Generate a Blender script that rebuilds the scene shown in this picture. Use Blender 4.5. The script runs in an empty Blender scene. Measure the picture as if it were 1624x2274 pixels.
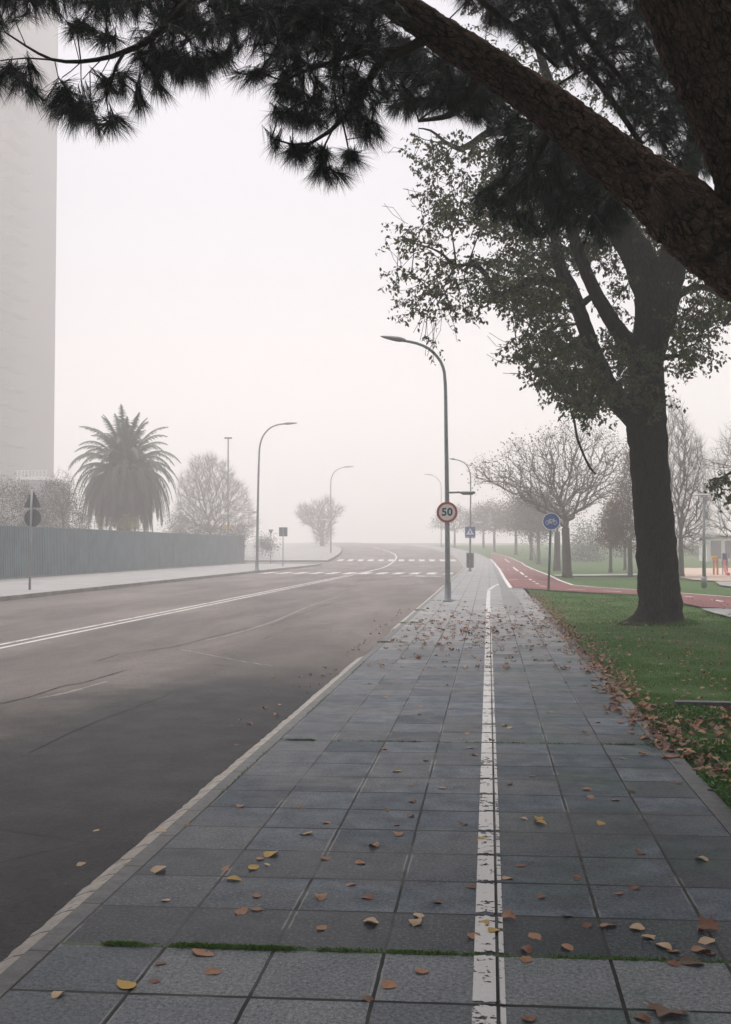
import bpy, math, random
import numpy as np
from mathutils import Vector
R = math.radians
rng = np.random.default_rng(7)
random.seed(7)
sc = bpy.context.scene
COL = sc.collection

# ------------------------------------------------------------------ camera
FPX, CX, CY = 2270.0, 812.0, 1137.0          # photograph measured at 1624 x 2274
YAW, PITCH, HCAM = R(6.86), R(1.97), 1.5
CAM = np.array([0.0, 0.0, HCAM])
FW = np.array([-math.sin(YAW) * math.cos(PITCH), math.cos(YAW) * math.cos(PITCH), math.sin(PITCH)])
RT = np.array([math.cos(YAW), math.sin(YAW), 0.0])
UP = np.cross(RT, FW)
cam_d = bpy.data.cameras.new('camera'); cam = bpy.data.objects.new('camera', cam_d); COL.objects.link(cam)
cam.location = CAM; cam.rotation_euler = (R(90) + PITCH, 0, YAW)
cam_d.sensor_fit = 'VERTICAL'; cam_d.sensor_height = 36.0; cam_d.lens = 36.0 * FPX / 2274.0
cam_d.clip_start = 0.05; cam_d.clip_end = 4000
sc.camera = cam

def P(px, py, d):
    return CAM + d * (FW + RT * ((px - CX) / FPX) + UP * ((CY - py) / FPX))

def g(y):                                      # lie of the land along the street
    y = np.asarray(y, float)
    q = np.clip(y - 80, 0, None)
    z = np.where(q < 18.75, 0.0008 * q * q, 0.28 + 3.4 * (1 - np.exp(-0.03 / 3.4 * (q - 18.75))))
    return z if z.ndim else float(z)

def bend(y):                                   # the street curves away to the left
    q = np.clip(np.asarray(y, float) - 70, 0, None)
    return np.where(q < 110, 0.0012 * q * q, 14.52 + 0.264 * (q - 110))

def G(px, py, off=0.0):                        # pixel -> point on the land
    d = FW + RT * ((px - CX) / FPX) + UP * ((CY - py) / FPX)
    t = 2.0
    for i in range(4000):
        p = CAM + d * t
        if p[2] <= g(p[1]) + off: break
        t *= 1.004
    lo, hi = t / 1.004, t
    for i in range(30):
        m = (lo + hi) / 2; p = CAM + d * m
        if p[2] <= g(p[1]) + off: hi = m
        else: lo = m
    p = CAM + d * hi
    return np.array([p[0], p[1], float(g(p[1])) + off])

def depth_of(p):
    return float(np.dot(np.asarray(p) - CAM, FW))

# ------------------------------------------------------------------ mesh builder
class MB:
    def __init__(s): s.v = []; s.f = []; s.uv = []; s.n = 0
    def add(s, v, faces, uv=None):
        v = np.asarray(v, float).reshape(-1, 3)
        for f in faces:
            f = np.asarray(f, int)
            if f.size: s.f.append(f + s.n)
        s.v.append(v); s.uv.append(np.zeros((len(v), 2)) if uv is None else np.asarray(uv, float)); s.n += len(v)
    def quads(s, v, q, uv=None): s.add(v, [np.asarray(q).reshape(-1, 4)], uv)
    def tris(s, v, t, uv=None): s.add(v, [np.asarray(t).reshape(-1, 3)], uv)
    def poly(s, pts): s.add(pts, [np.arange(len(pts)).reshape(1, -1)])
    def box(s, c, size, rz=0.0, bev=0.0):
        x, y, z = np.asarray(size) / 2.0
        if bev <= 0:
            v = np.array([[-x,-y,-z],[x,-y,-z],[x,y,-z],[-x,y,-z],[-x,-y,z],[x,-y,z],[x,y,z],[-x,y,z]])
            q = [[0,3,2,1],[4,5,6,7],[0,1,5,4],[1,2,6,5],[2,3,7,6],[3,0,4,7]]
        else:
            b = bev; ring = []
            for (zz, ins) in ((-z, b), (-z + b, 0), (z - b, 0), (z, b)):
                X, Y = x - ins, y - ins
                cs = []
                for (sx, sy) in ((-1,-1),(1,-1),(1,1),(-1,1)):
                    e = b
                    if sx * sy > 0: cs += [(sx * X, sy * (Y - e)), (sx * (X - e), sy * Y)] if True else []
                    else: cs += [(sx * (X - e), sy * Y), (sx * X, sy * (Y - e))]
                ring.append([(a, bb, zz) for a, bb in cs])
            v = np.array(ring).reshape(-1, 3); q = []
            for k in range(3):
                for i in range(8):
                    j = (i + 1) % 8; q.append([k*8+i, k*8+j, k*8+8+j, k*8+8+i])
            cs_, sn_ = math.cos(rz), math.sin(rz)
            w = v.copy(); w[:,0] = v[:,0]*cs_ - v[:,1]*sn_; w[:,1] = v[:,0]*sn_ + v[:,1]*cs_
            s.add(w + np.asarray(c), [np.array(q), np.arange(8)[::-1].reshape(1,8), np.arange(24,32).reshape(1,8)]); return
        cs_, sn_ = math.cos(rz), math.sin(rz)
        w = v.copy(); w[:,0] = v[:,0]*cs_ - v[:,1]*sn_; w[:,1] = v[:,0]*sn_ + v[:,1]*cs_
        s.quads(w + np.asarray(c), q)
    def tube(s, pts, rad, n=8, cap=True, rough=0.0, u0=0.0):
        p = np.asarray(pts, float); k = len(p)
        r = np.broadcast_to(np.asarray(rad, float), (k,))
        t = np.gradient(p, axis=0); t /= np.linalg.norm(t, axis=1)[:, None] + 1e-12
        a = np.array([0, 0, 1.0]) if abs(t[0][2]) < 0.9 else np.array([1.0, 0, 0])
        N = np.zeros((k, 3)); x = np.cross(a, t[0]); N[0] = x / np.linalg.norm(x)
        for i in range(1, k):
            x = N[i-1] - t[i] * np.dot(N[i-1], t[i]); N[i] = x / (np.linalg.norm(x) + 1e-12)
        B = np.cross(t, N)
        th = np.linspace(0, 2*np.pi, n + 1)
        rr = r[:, None] * np.ones(n + 1)
        if rough > 0:
            nz = rng.normal(0, 1, (k, n)); nz = (nz + np.roll(nz, 1, 1)) / 1.4
            nz = np.concatenate([nz, nz[:, :1]], 1); rr = rr * (1 + rough * nz)
        v = p[:, None, :] + rr[:, :, None] * (np.cos(th)[None, :, None] * N[:, None, :] + np.sin(th)[None, :, None] * B[:, None, :])
        L = np.concatenate([[0], np.cumsum(np.linalg.norm(np.diff(p, axis=0), axis=1))])
        uv = np.stack([np.broadcast_to(th / (2*np.pi), (k, n + 1)) * 2*np.pi*r.mean() + u0, np.broadcast_to(L[:, None], (k, n + 1))], -1)
        i, j = np.meshgrid(np.arange(k - 1), np.arange(n), indexing='ij')
        o = (i * (n + 1) + j).ravel()
        q = np.stack([o, o + 1, o + n + 2, o + n + 1], 1)
        fs = [q]
        if cap and n > 3: fs += [np.arange(n)[::-1].reshape(1, -1), ((k - 1) * (n + 1) + np.arange(n)).reshape(1, -1)]
        s.add(v.reshape(-1, 3), fs, uv.reshape(-1, 2))
    def lathe(s, prof, n=24, c=(0, 0, 0)):      # prof: (r, z) from the bottom up
        th = np.linspace(0, 2*np.pi, n, endpoint=False); k = len(prof)
        v = np.array([[[r*math.cos(a), r*math.sin(a), z] for a in th] for r, z in prof]).reshape(-1, 3) + np.asarray(c)
        q = [[i*n+j, i*n+(j+1)%n, (i+1)*n+(j+1)%n, (i+1)*n+j] for i in range(k-1) for j in range(n)]
        s.add(v, [np.array(q), np.arange(n)[::-1].reshape(1,-1), ((k-1)*n + np.arange(n)).reshape(1,-1)])
    def build(s, name, mat, parent=None, smooth=False, loc=None):
        me = bpy.data.meshes.new(name)
        V = np.concatenate(s.v) if s.v else np.zeros((0, 3)); UV = np.concatenate(s.uv)
        if loc is not None: V = V - np.asarray(loc)
        me.vertices.add(len(V)); me.vertices.foreach_set('co', V.ravel())
        idx = np.concatenate([f.ravel() for f in s.f]); tot = np.concatenate([np.full(len(f), f.shape[1]) for f in s.f])
        me.loops.add(len(idx)); me.loops.foreach_set('vertex_index', idx)
        me.polygons.add(len(tot)); st = np.concatenate([[0], np.cumsum(tot)[:-1]])
        me.polygons.foreach_set('loop_start', st); me.polygons.foreach_set('loop_total', tot)
        ul = me.uv_layers.new(name='uv'); ul.data.foreach_set('uv', UV[idx].ravel())
        me.update(calc_edges=True); me.validate()
        me.polygons.foreach_set('use_smooth', np.full(len(me.polygons), smooth))
        if mat is not None: me.materials.append(mat)
        o = bpy.data.objects.new(name, me); COL.objects.link(o)
        if loc is not None and parent is None: o.location = loc
        if parent is not None: o.parent = parent
        return o

def thing(name, label, cat, loc, rz=0, group=None):
    o = bpy.data.objects.new(name, None); COL.objects.link(o); o.location = loc; o.rotation_euler = (0, 0, rz)
    o.empty_display_size = 0.3; o['label'] = label; o['category'] = cat
    if group: o['group'] = group
    return o
def tag(o, label=None, cat=None, group=None, kind=None):
    for k, v in (('label', label), ('category', cat), ('group', group), ('kind', kind)):
        if v: o[k] = v
    return o
def part(mb, name, mat, root, smooth=False):   # MB is in world coordinates; ROOT an unrotated Empty
    o = mb.build(name, mat, root, smooth)
    me = o.data; l = np.array(root.location if root.parent is None else root.parent.location)
    if root.type == 'MESH': l = np.array(root.parent.location) if root.parent else np.zeros(3)
    co = np.empty(len(me.vertices) * 3); me.vertices.foreach_get('co', co)
    me.vertices.foreach_set('co', (co.reshape(-1, 3) - l).ravel()); me.update()
    return o
def copy_thing(root, loc, rz, label, group=None, scale=1.0):
    r = root.copy(); COL.objects.link(r); r.location = loc; r.rotation_euler = (0, 0, rz); r['label'] = label
    r.scale = (scale,) * 3 if np.isscalar(scale) else scale
    if group: r['group'] = group
    for ch in list(root.children):
        c = ch.copy(); COL.objects.link(c); c.parent = r
        for gc in ch.children:
            d = gc.copy(); COL.objects.link(d); d.parent = c
    return r

# ------------------------------------------------------------------ materials
class NT:
    def __init__(s, name):
        s.m = bpy.data.materials.new(name); s.m.use_nodes = True; s.t = s.m.node_tree; s.t.nodes.clear()
        s.out = s.t.nodes.new('ShaderNodeOutputMaterial'); s.b = s.t.nodes.new('ShaderNodeBsdfPrincipled')
        s.t.links.new(s.b.outputs[0], s.out.inputs[0])
    def set(s, inp, v):
        if isinstance(v, bpy.types.NodeSocket): s.t.links.new(v, inp)
        elif isinstance(v, (tuple, list)) and len(v) == 3 and inp.type == 'RGBA': inp.default_value = (*v, 1)
        else: inp.default_value = v
    def m_(s, op, a, b=None, c=None, clamp=False):
        n = s.t.nodes.new('ShaderNodeMath'); n.operation = op; n.use_clamp = clamp
        for i, x in enumerate((a, b, c)):
            if x is not None: s.set(n.inputs[i], x)
        return n.outputs[0]
    def pos(s): return s.t.nodes.new('ShaderNodeNewGeometry').outputs['Position']
    def obj(s): return s.t.nodes.new('ShaderNodeTexCoord').outputs['Object']
    def uv(s): return s.t.nodes.new('ShaderNodeTexCoord').outputs['UV']
    def rand(s): return s.t.nodes.new('ShaderNodeObjectInfo').outputs['Random']
    def island(s): return s.t.nodes.new('ShaderNodeNewGeometry').outputs['Random Per Island']
    def sep(s, v):
        n = s.t.nodes.new('ShaderNodeSeparateXYZ'); s.set(n.inputs[0], v); return n.outputs
    def comb(s, x, y, z=0.0):
        n = s.t.nodes.new('ShaderNodeCombineXYZ')
        for i, a in enumerate((x, y, z)): s.set(n.inputs[i], a)
        return n.outputs[0]
    def scale(s, v, sc3):
        n = s.t.nodes.new('ShaderNodeMapping'); s.set(n.inputs['Vector'], v); n.inputs['Scale'].default_value = sc3; return n.outputs[0]
    def noise(s, v, scale, detail=4, rough=0.55, dist=0.0):
        n = s.t.nodes.new('ShaderNodeTexNoise'); s.set(n.inputs['Vector'], v); n.inputs['Scale'].default_value = scale
        n.inputs['Detail'].default_value = detail; n.inputs['Roughness'].default_value = rough; n.inputs['Distortion'].default_value = dist
        return n.outputs['Fac']
    def vor(s, v, scale, feat='DISTANCE_TO_EDGE'):
        n = s.t.nodes.new('ShaderNodeTexVoronoi'); n.feature = feat; s.set(n.inputs['Vector'], v); n.inputs['Scale'].default_value = scale
        return n.outputs['Distance'] if feat != 'COL' else n.outputs['Color']
    def white(s, v):
        n = s.t.nodes.new('ShaderNodeTexWhiteNoise'); n.noise_dimensions = '2D'; s.set(n.inputs['Vector'], v); return n.outputs['Value']
    def ramp(s, f, stops):
        n = s.t.nodes.new('ShaderNodeValToRGB'); s.set(n.inputs[0], f); e = n.color_ramp.elements
        while len(e) < len(stops): e.new(0.5)
        for x, (p, c) in zip(e, stops):
            x.position = p; x.color = (*c, 1) if isinstance(c, tuple) else (c, c, c, 1)
        return n.outputs[0]
    def rng_(s, f, a, b, lo=0.0, hi=1.0, smooth=True):
        n = s.t.nodes.new('ShaderNodeMapRange'); s.set(n.inputs[0], f)
        n.interpolation_type = 'SMOOTHSTEP' if smooth else 'LINEAR'
        for i, x in enumerate((a, b, lo, hi)): s.set(n.inputs[i + 1], x)
        return n.outputs[0]
    def mix(s, f, a, b, mode='MIX'):
        n = s.t.nodes.new('ShaderNodeMix'); n.data_type = 'RGBA'; n.blend_type = mode
        s.set(n.inputs[0], f); s.set(n.inputs[6], a); s.set(n.inputs[7], b); return n.outputs[2]
    def bump(s, h, strength=0.3, dist=0.01):
        n = s.t.nodes.new('ShaderNodeBump'); n.inputs['Strength'].default_value = strength; n.inputs['Distance'].default_value = dist
        s.set(n.inputs['Height'], h); s.t.links.new(n.outputs[0], s.b.inputs['Normal'])
    def done(s, col, rough=0.6, metal=0.0, spec=0.5):
        s.set(s.b.inputs['Base Color'], col); s.set(s.b.inputs['Roughness'], rough)
        s.b.inputs['Metallic'].default_value = metal; s.b.inputs['Specular IOR Level'].default_value = spec
        return s.m

def simple(name, col, rough=0.6, var=0.12, scale=6.0, metal=0.0, spec=0.5, bump=0.0):
    n = NT(name); f = n.noise(n.obj(), scale, 5, 0.6)
    c = n.mix(n.rng_(f, 0.25, 0.75), tuple(x * (1 - var) for x in col), tuple(min(1, x * (1 + var)) for x in col))
    if bump: n.bump(n.noise(n.obj(), scale * 6, 4), bump, 0.01)
    return n.done(c, rough, metal, spec)

TILE, X0, Y0, SKEW = 0.411, 0.023, 3.84, -0.048
def paving():
    n = NT('paving_slabs'); p = n.pos(); x, y, z = n.sep(p)
    u = n.m_('DIVIDE', n.m_('SUBTRACT', x, X0), TILE)
    v = n.m_('DIVIDE', n.m_('ADD', n.m_('SUBTRACT', y, Y0), n.m_('MULTIPLY', x, SKEW)), TILE)
    wob = n.m_('MULTIPLY', n.m_('SUBTRACT', n.noise(p, 9.0, 3), 0.5), 0.02)
    fu, fv = n.m_('FRACT', n.m_('ADD', u, wob)), n.m_('FRACT', n.m_('ADD', v, wob))
    du = n.m_('MINIMUM', fu, n.m_('SUBTRACT', 1.0, fu)); dv = n.m_('MINIMUM', fv, n.m_('SUBTRACT', 1.0, fv))
    ids = n.comb(n.m_('FLOOR', u), n.m_('FLOOR', v))
    wn = n.white(ids)
    rowid = n.m_('FLOOR', v)
    v10 = n.m_('DIVIDE', v, 10.0); f10 = n.m_('FRACT', v10)
    dj = n.m_('MINIMUM', f10, n.m_('SUBTRACT', 1.0, f10))
    jw = n.m_('ADD', 0.006, n.m_('MULTIPLY', n.noise(p, 2.3, 3), 0.010))
    ju = n.m_('LESS_THAN', du, n.m_('MULTIPLY', jw, 1.5)); jv = n.m_('LESS_THAN', dv, n.m_('MULTIPLY', jw, 1.9))
    joint = n.m_('MAXIMUM', ju, jv)
    big = n.noise(n.scale(p, (0.7, 1.3, 1)), 1.1, 5, 0.6, 0.4)
    mid = n.noise(p, 5.0, 5, 0.65)
    fine = n.m_('ADD', n.m_('MULTIPLY', n.noise(p, 62.0, 4, 0.85), 0.7), n.m_('MULTIPLY', n.noise(p, 190.0, 2, 0.7), 0.3))
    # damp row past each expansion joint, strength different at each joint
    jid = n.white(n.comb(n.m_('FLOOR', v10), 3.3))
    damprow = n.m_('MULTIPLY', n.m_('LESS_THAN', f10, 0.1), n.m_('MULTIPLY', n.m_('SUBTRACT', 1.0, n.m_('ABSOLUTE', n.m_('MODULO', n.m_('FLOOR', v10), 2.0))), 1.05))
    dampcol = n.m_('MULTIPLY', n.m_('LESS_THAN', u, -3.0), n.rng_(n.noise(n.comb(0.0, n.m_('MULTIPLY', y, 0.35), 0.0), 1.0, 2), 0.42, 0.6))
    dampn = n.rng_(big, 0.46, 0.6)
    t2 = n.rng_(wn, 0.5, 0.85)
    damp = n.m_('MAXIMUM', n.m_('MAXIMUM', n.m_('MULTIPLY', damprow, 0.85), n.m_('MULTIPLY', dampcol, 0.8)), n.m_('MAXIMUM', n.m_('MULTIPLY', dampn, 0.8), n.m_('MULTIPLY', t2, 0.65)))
    farpale = n.rng_(n.m_('ADD', y, n.m_('MULTIPLY', n.noise(p, 0.8, 4), 5.0)), 12.5, 21.0)  # paler with distance: drier slabs, and grazing sheen put into the colour
    damp = n.m_('MULTIPLY', n.m_('MULTIPLY', damp, n.rng_(mid, 0.2, 0.5, 0.65, 1.0)), n.m_('SUBTRACT', 1.0, n.m_('MULTIPLY', farpale, 0.7)))
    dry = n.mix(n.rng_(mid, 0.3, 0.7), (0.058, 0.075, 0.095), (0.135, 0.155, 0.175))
    dry = n.mix(farpale, dry, n.mix(mid, (0.24, 0.235, 0.23), (0.34, 0.33, 0.32)))
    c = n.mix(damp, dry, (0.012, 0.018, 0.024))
    c = n.mix(n.rng_(fine, 0.50, 0.62, 0.0, 1.0), c, n.mix(0.45, c, (0.30, 0.31, 0.32)))
    c = n.mix(n.rng_(fine, 0.48, 0.38, 0.0, 1.0), c, n.mix(1.0, c, (0.35, 0.36, 0.38), 'MULTIPLY'))
    c = n.mix(n.rng_(f10, 0.79, 0.80, 0.0, n.rng_(v10, 0.0, 0.01, 0.6, 0.0)), c, n.mix(n.rng_(fine, 0.38, 0.60), (0.085, 0.090, 0.094), (0.29, 0.295, 0.295)))
    c = n.mix(n.m_('MULTIPLY', n.white(n.comb(n.m_('FLOOR', v), n.m_('FLOOR', u))), 0.62), c, n.mix(1.0, c, (0.62, 0.66, 0.74), 'MULTIPLY'))
    wn2 = n.white(n.comb(n.m_('ADD', n.m_('FLOOR', u), 57.3), n.m_('FLOOR', v)))
    c = n.mix(n.m_('MULTIPLY', n.rng_(wn2, 0.55, 0.95, 0.0, 0.6), n.m_('SUBTRACT', 1.0, n.m_('MULTIPLY', farpale, 0.75))), c, n.mix(1.0, c, (0.34, 0.40, 0.45), 'MULTIPLY'))
    alg = n.m_('MULTIPLY', n.rng_(n.noise(p, 1.7, 5, 0.7), 0.47, 0.66), n.rng_(x, -0.2, 0.7, 0.0, 0.6))
    c = n.mix(alg, c, (0.030, 0.072, 0.050))
    stain = n.rng_(n.noise(p, 38.0, 3, 0.6), 0.66, 0.72)
    c = n.mix(n.m_('MULTIPLY', stain, 0.55), c, (0.03, 0.03, 0.03))
    # worn edge highlight next to some joints (mortar smear)
    c = n.mix(n.m_('MULTIPLY', n.m_('MULTIPLY', n.m_('LESS_THAN', n.m_('ABSOLUTE', n.m_('SUBTRACT', du, 0.028)), 0.010), n.rng_(n.noise(p, 1.9, 2), 0.52, 0.6)), 0.35), c, (0.30, 0.30, 0.29))
    c = n.mix(joint, c, (0.008, 0.009, 0.008))
    moss = n.m_('MULTIPLY', n.m_('LESS_THAN', n.m_('MULTIPLY', dj, 10.0), n.m_('MULTIPLY', n.noise(p, 25.0, 3), 0.055)), n.rng_(n.noise(p, 1.6, 3), 0.36, 0.5))
    c = n.mix(moss, c, (0.035, 0.060, 0.015))
    rough = n.m_('ADD', n.rng_(damp, 0.0, 0.9, 0.48, 0.24), n.m_('MULTIPLY', n.noise(p, 7.0, 5), 0.26))
    h = n.m_('ADD', n.m_('MULTIPLY', n.m_('SUBTRACT', 1.0, joint), 1.0), n.m_('MULTIPLY', fine, 0.25))
    h = n.m_('ADD', h, n.m_('MULTIPLY', wn, 0.35))
    n.bump(h, 0.5, 0.004)
    return n.done(c, rough, 0, 0.10)

def asphalt(name='asphalt', base=(0.176, 0.156, 0.144), dark=(0.072, 0.066, 0.063)):
    n = NT(name); p = n.pos()
    a = n.noise(n.scale(p, (1, 0.25, 1)), 0.55, 6, 0.6, 0.3); b = n.noise(p, 2.6, 5, 0.6); f = n.noise(p, 75, 3, 0.85); k = n.vor(p, 65, 'F1')
    c = n.mix(n.rng_(a, 0.3, 0.72), dark, base); c = n.mix(n.m_('MULTIPLY', n.rng_(b, 0.35, 0.7), 0.45), c, base)
    c = n.mix(n.rng_(f, 0.52, 0.85), c, (0.26, 0.25, 0.24)); c = n.mix(n.rng_(k, 0.0, 0.35, 0.6, 0.0), c, (0.012, 0.012, 0.013))
    if name == 'asphalt':                       # darker at the near end and beside the kerb, ragged edge
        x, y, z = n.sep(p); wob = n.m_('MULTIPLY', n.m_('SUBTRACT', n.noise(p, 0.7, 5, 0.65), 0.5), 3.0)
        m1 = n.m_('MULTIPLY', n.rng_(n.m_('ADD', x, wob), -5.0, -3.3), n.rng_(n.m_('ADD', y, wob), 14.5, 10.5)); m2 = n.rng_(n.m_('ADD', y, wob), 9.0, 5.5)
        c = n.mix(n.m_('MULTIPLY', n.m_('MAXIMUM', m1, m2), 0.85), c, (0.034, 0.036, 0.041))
    md = n.noise(p, 34, 3, 0.7); c = n.mix(n.rng_(md, 0.30, 0.48, 0.45, 0.0), c, n.mix(1.0, c, (0.4, 0.4, 0.4), 'MULTIPLY')); c = n.mix(n.rng_(md, 0.56, 0.72, 0.0, 0.5), c, n.mix(1.0, c, (1.8, 1.8, 1.8), 'MULTIPLY'))
    crack = n.vor(n.mix(0.16, p, n.noise(p, 1.6, 4)), 0.33)
    cm = n.m_('MULTIPLY', n.rng_(crack, 0.0, 0.006, 1.0, 0.0), n.rng_(n.noise(p, 0.5, 3), 0.5, 0.62))
    c = n.mix(n.m_('MULTIPLY', cm, 0.6), c, (0.02, 0.02, 0.02))
    n.bump(n.m_('ADD', f, n.m_('MULTIPLY', k, 0.8)), 0.8, 0.010)
    return n.done(c, n.rng_(b, 0.3, 0.7, 0.6, 0.8), 0, 0.08)

def worn_paint(name, amount=0.45, col=(0.66, 0.645, 0.63), rows=False):
    n = NT(name); p = n.pos(); x, y, z = n.sep(p)
    w = n.noise(p, 26.0, 4, 0.65); w2 = n.noise(n.scale(p, (1, 0.9, 1)), 3.0, 3); w3 = n.noise(n.scale(p, (0.5, 2.2, 1)), 42.0, 3)
    keep = n.m_('ADD', n.m_('MULTIPLY', w, 0.5), n.m_('ADD', n.m_('MULTIPLY', w2, 0.35), n.m_('MULTIPLY', w3, 0.14)))
    if rows:
        v = n.m_('DIVIDE', n.m_('ADD', n.m_('SUBTRACT', y, Y0), n.m_('MULTIPLY', x, SKEW)), TILE); fv = n.m_('FRACT', v)
        dv = n.m_('MINIMUM', fv, n.m_('SUBTRACT', 1.0, fv))
        keep = n.m_('SUBTRACT', keep, n.rng_(dv, 0.0, 0.09, 0.13, 0.0))
    a = n.rng_(keep, amount, amount + 0.02)
    c = n.mix(n.noise(p, 60, 3), tuple(q * 0.78 for q in col), col)
    n.done(c, 0.55)
    tr = n.t.nodes.new('ShaderNodeBsdfTransparent'); mx = n.t.nodes.new('ShaderNodeMixShader')
    n.t.links.new(a, mx.inputs[0]); n.t.links.new(tr.outputs[0], mx.inputs[1]); n.t.links.new(n.b.outputs[0], mx.inputs[2])
    n.t.links.new(mx.outputs[0], n.out.inputs[0])
    return n.m

def kerbstone(name, base, lo, pitch, joint=0.012):
    n = NT(name); p = n.pos(); x, y, z = n.sep(p)
    v = n.m_('DIVIDE', n.m_('SUBTRACT', y, 0.12), pitch); fv = n.m_('FRACT', v); dv = n.m_('MINIMUM', fv, n.m_('SUBTRACT', 1.0, fv))
    wn = n.white(n.comb(n.m_('FLOOR', v), 1.7)); m = n.noise(p, 14, 5, 0.7); f = n.noise(p, 200, 2, 0.7)
    c = n.mix(n.rng_(m, 0.3, 0.7), lo, base); c = n.mix(n.m_('MULTIPLY', wn, 0.45), c, lo)
    c = n.mix(n.rng_(f, 0.5, 0.8, 0, 0.4), c, tuple(q * 1.7 for q in base))
    c = n.mix(n.rng_(n.noise(p, 30, 4), 0.60, 0.68, 0, 0.6), c, (0.05, 0.048, 0.045))
    j = n.m_('LESS_THAN', dv, joint); c = n.mix(j, c, (0.02, 0.02, 0.018))
    n.bump(n.m_('ADD', n.m_('MULTIPLY', m, 2.0), n.m_('SUBTRACT', f, n.m_('MULTIPLY', j, 2.0))), 0.6, 0.008)
    return n.done(c, 0.62)

def bark(name, c1, c2, crackc, su, sv, bumpd, rough=0.85, warpk=0.3):
    n = NT(name); uv = n.scale(n.uv(), (su, sv, 1)); p = n.pos()
    nz = n.noise(n.scale(n.uv(), (su * 0.6, sv * 0.6, 1)), 1.0, 5, 0.65)
    warp = n.t.nodes.new('ShaderNodeVectorMath'); warp.operation = 'ADD'; n.set(warp.inputs[0], uv); n.set(warp.inputs[1], n.comb(n.m_('MULTIPLY', nz, warpk * 3), n.m_('MULTIPLY', n.noise(n.scale(n.uv(), (su * 0.5, sv * 0.7, 1)), 1.3, 5, 0.65), warpk * 3.3))); warp = warp.outputs[0]
    e = n.vor(warp, 1.0); e2 = n.vor(warp, 2.7)
    crack = n.m_('MULTIPLY', n.rng_(e, 0.0, 0.17, 1.0, 0.0), n.rng_(nz, 0.3, 0.6, 0.35, 1.0)); crack2 = n.rng_(e2, 0.0, 0.12, 0.6, 0.0)
    k = n.m_('MAXIMUM', crack, crack2); m = n.noise(p, 9, 5, 0.7); f = n.noise(p, 70, 4, 0.7)
    c = n.mix(n.rng_(m, 0.3, 0.7), c1, c2); c = n.mix(n.rng_(f, 0.35, 0.75, 0.0, 0.5), c, tuple(q * 1.6 for q in c2))
    c = n.mix(k, c, crackc)
    n.bump(n.m_('ADD', n.m_('MULTIPLY', n.m_('SUBTRACT', 1.0, k), 1.0), n.m_('MULTIPLY', f, 0.5)), 1.0, bumpd)
    return n.done(c, rough, 0, 0.06)

def leafmat(name, cols, rough=0.55, trans=0.25, by='island'):
    n = NT(name); r = n.island() if by == 'island' else n.rand()
    st = [(i / max(1, len(cols) - 1), c) for i, c in enumerate(cols)]
    c = n.ramp(r, st); c = n.mix(n.rng_(n.noise(n.obj(), 45.0, 4), 0.35, 0.7, 0.0, 0.35), c, tuple(q * 0.45 for q in cols[0]))
    n.done(c, rough, 0, 0.35)
    if trans:
        t = n.t.nodes.new('ShaderNodeBsdfTranslucent'); mx = n.t.nodes.new('ShaderNodeMixShader'); mx.inputs[0].default_value = trans
        n.set(t.inputs[0], c); n.t.links.new(n.b.outputs[0], mx.inputs[1]); n.t.links.new(t.outputs[0], mx.inputs[2]); n.t.links.new(mx.outputs[0], n.out.inputs[0])
    return n.m

def lawnmat():
    n = NT('lawn_turf'); p = n.pos(); a = n.noise(p, 1.1, 5, 0.6); b = n.noise(p, 14, 5, 0.7); f = n.noise(p, 120, 3, 0.7)
    c = n.mix(n.rng_(a, 0.3, 0.7), (0.030, 0.080, 0.014), (0.055, 0.125, 0.026)); c = n.mix(n.rng_(b, 0.35, 0.75, 0, 0.6), c, (0.040, 0.050, 0.020))
    c = n.mix(n.rng_(f, 0.4, 0.8, 0, 0.5), c, (0.08, 0.12, 0.04)); n.bump(n.m_('ADD', b, f), 0.8, 0.03)
    return n.done(c, 0.9, 0, 0.15)

M = {}
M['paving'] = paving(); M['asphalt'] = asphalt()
M['paint_walk'] = worn_paint('worn_white_paint', 0.43, (0.52, 0.51, 0.50), rows=True); M['paint_thin'] = worn_paint('worn_thin_paint', 0.445, (0.50, 0.49, 0.48), rows=True)
M['paint_road'] = worn_paint('road_paint', 0.42, (0.48, 0.47, 0.45)); M['paint_red'] = worn_paint('cycle_lane_paint', 0.36, (0.55, 0.53, 0.51))
M['kerb_top'] = kerbstone('kerb_dark_stone', (0.115, 0.115, 0.115), (0.05, 0.052, 0.055), 0.51, 0.014)
M['kerb_edge'] = kerbstone('kerb_pale_granite', (0.34, 0.31, 0.27), (0.20, 0.18, 0.16), 0.237, 0.03)
M['edging'] = kerbstone('lawn_edging_stone', (0.085, 0.088, 0.09), (0.035, 0.038, 0.042), 0.6, 0.012)
M['pale_paving'] = simple('pale_concrete_paving', (0.19, 0.187, 0.182), 0.6, 0.22, 0.8, bump=0.2)
M['dark_kerb'] = simple('weathered_kerb_concrete', (0.20, 0.19, 0.18), 0.75, 0.3, 1.5, bump=0.3)
M['red_lane'] = asphalt('red_cycle_asphalt', (0.165, 0.064, 0.062), (0.12, 0.046, 0.045))
M['grey_strip'] = asphalt('grey_tactile_strip', (0.20, 0.20, 0.20), (0.15, 0.15, 0.15))
M['lawn'] = lawnmat(); M['sand'] = simple('playground_sand', (0.40, 0.30, 0.24), 0.95, 0.2, 0.7, bump=0.2)
M['earth'] = simple('far_earth_and_turf', (0.085, 0.095, 0.055), 0.95, 0.3, 0.06)
M['pine_bark'] = bark('pine_bark_plates', (0.085, 0.062, 0.052), (0.235, 0.145, 0.110), (0.016, 0.011, 0.009), 24.0, 12.0, 0.016, 0.85, 0.55)
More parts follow.
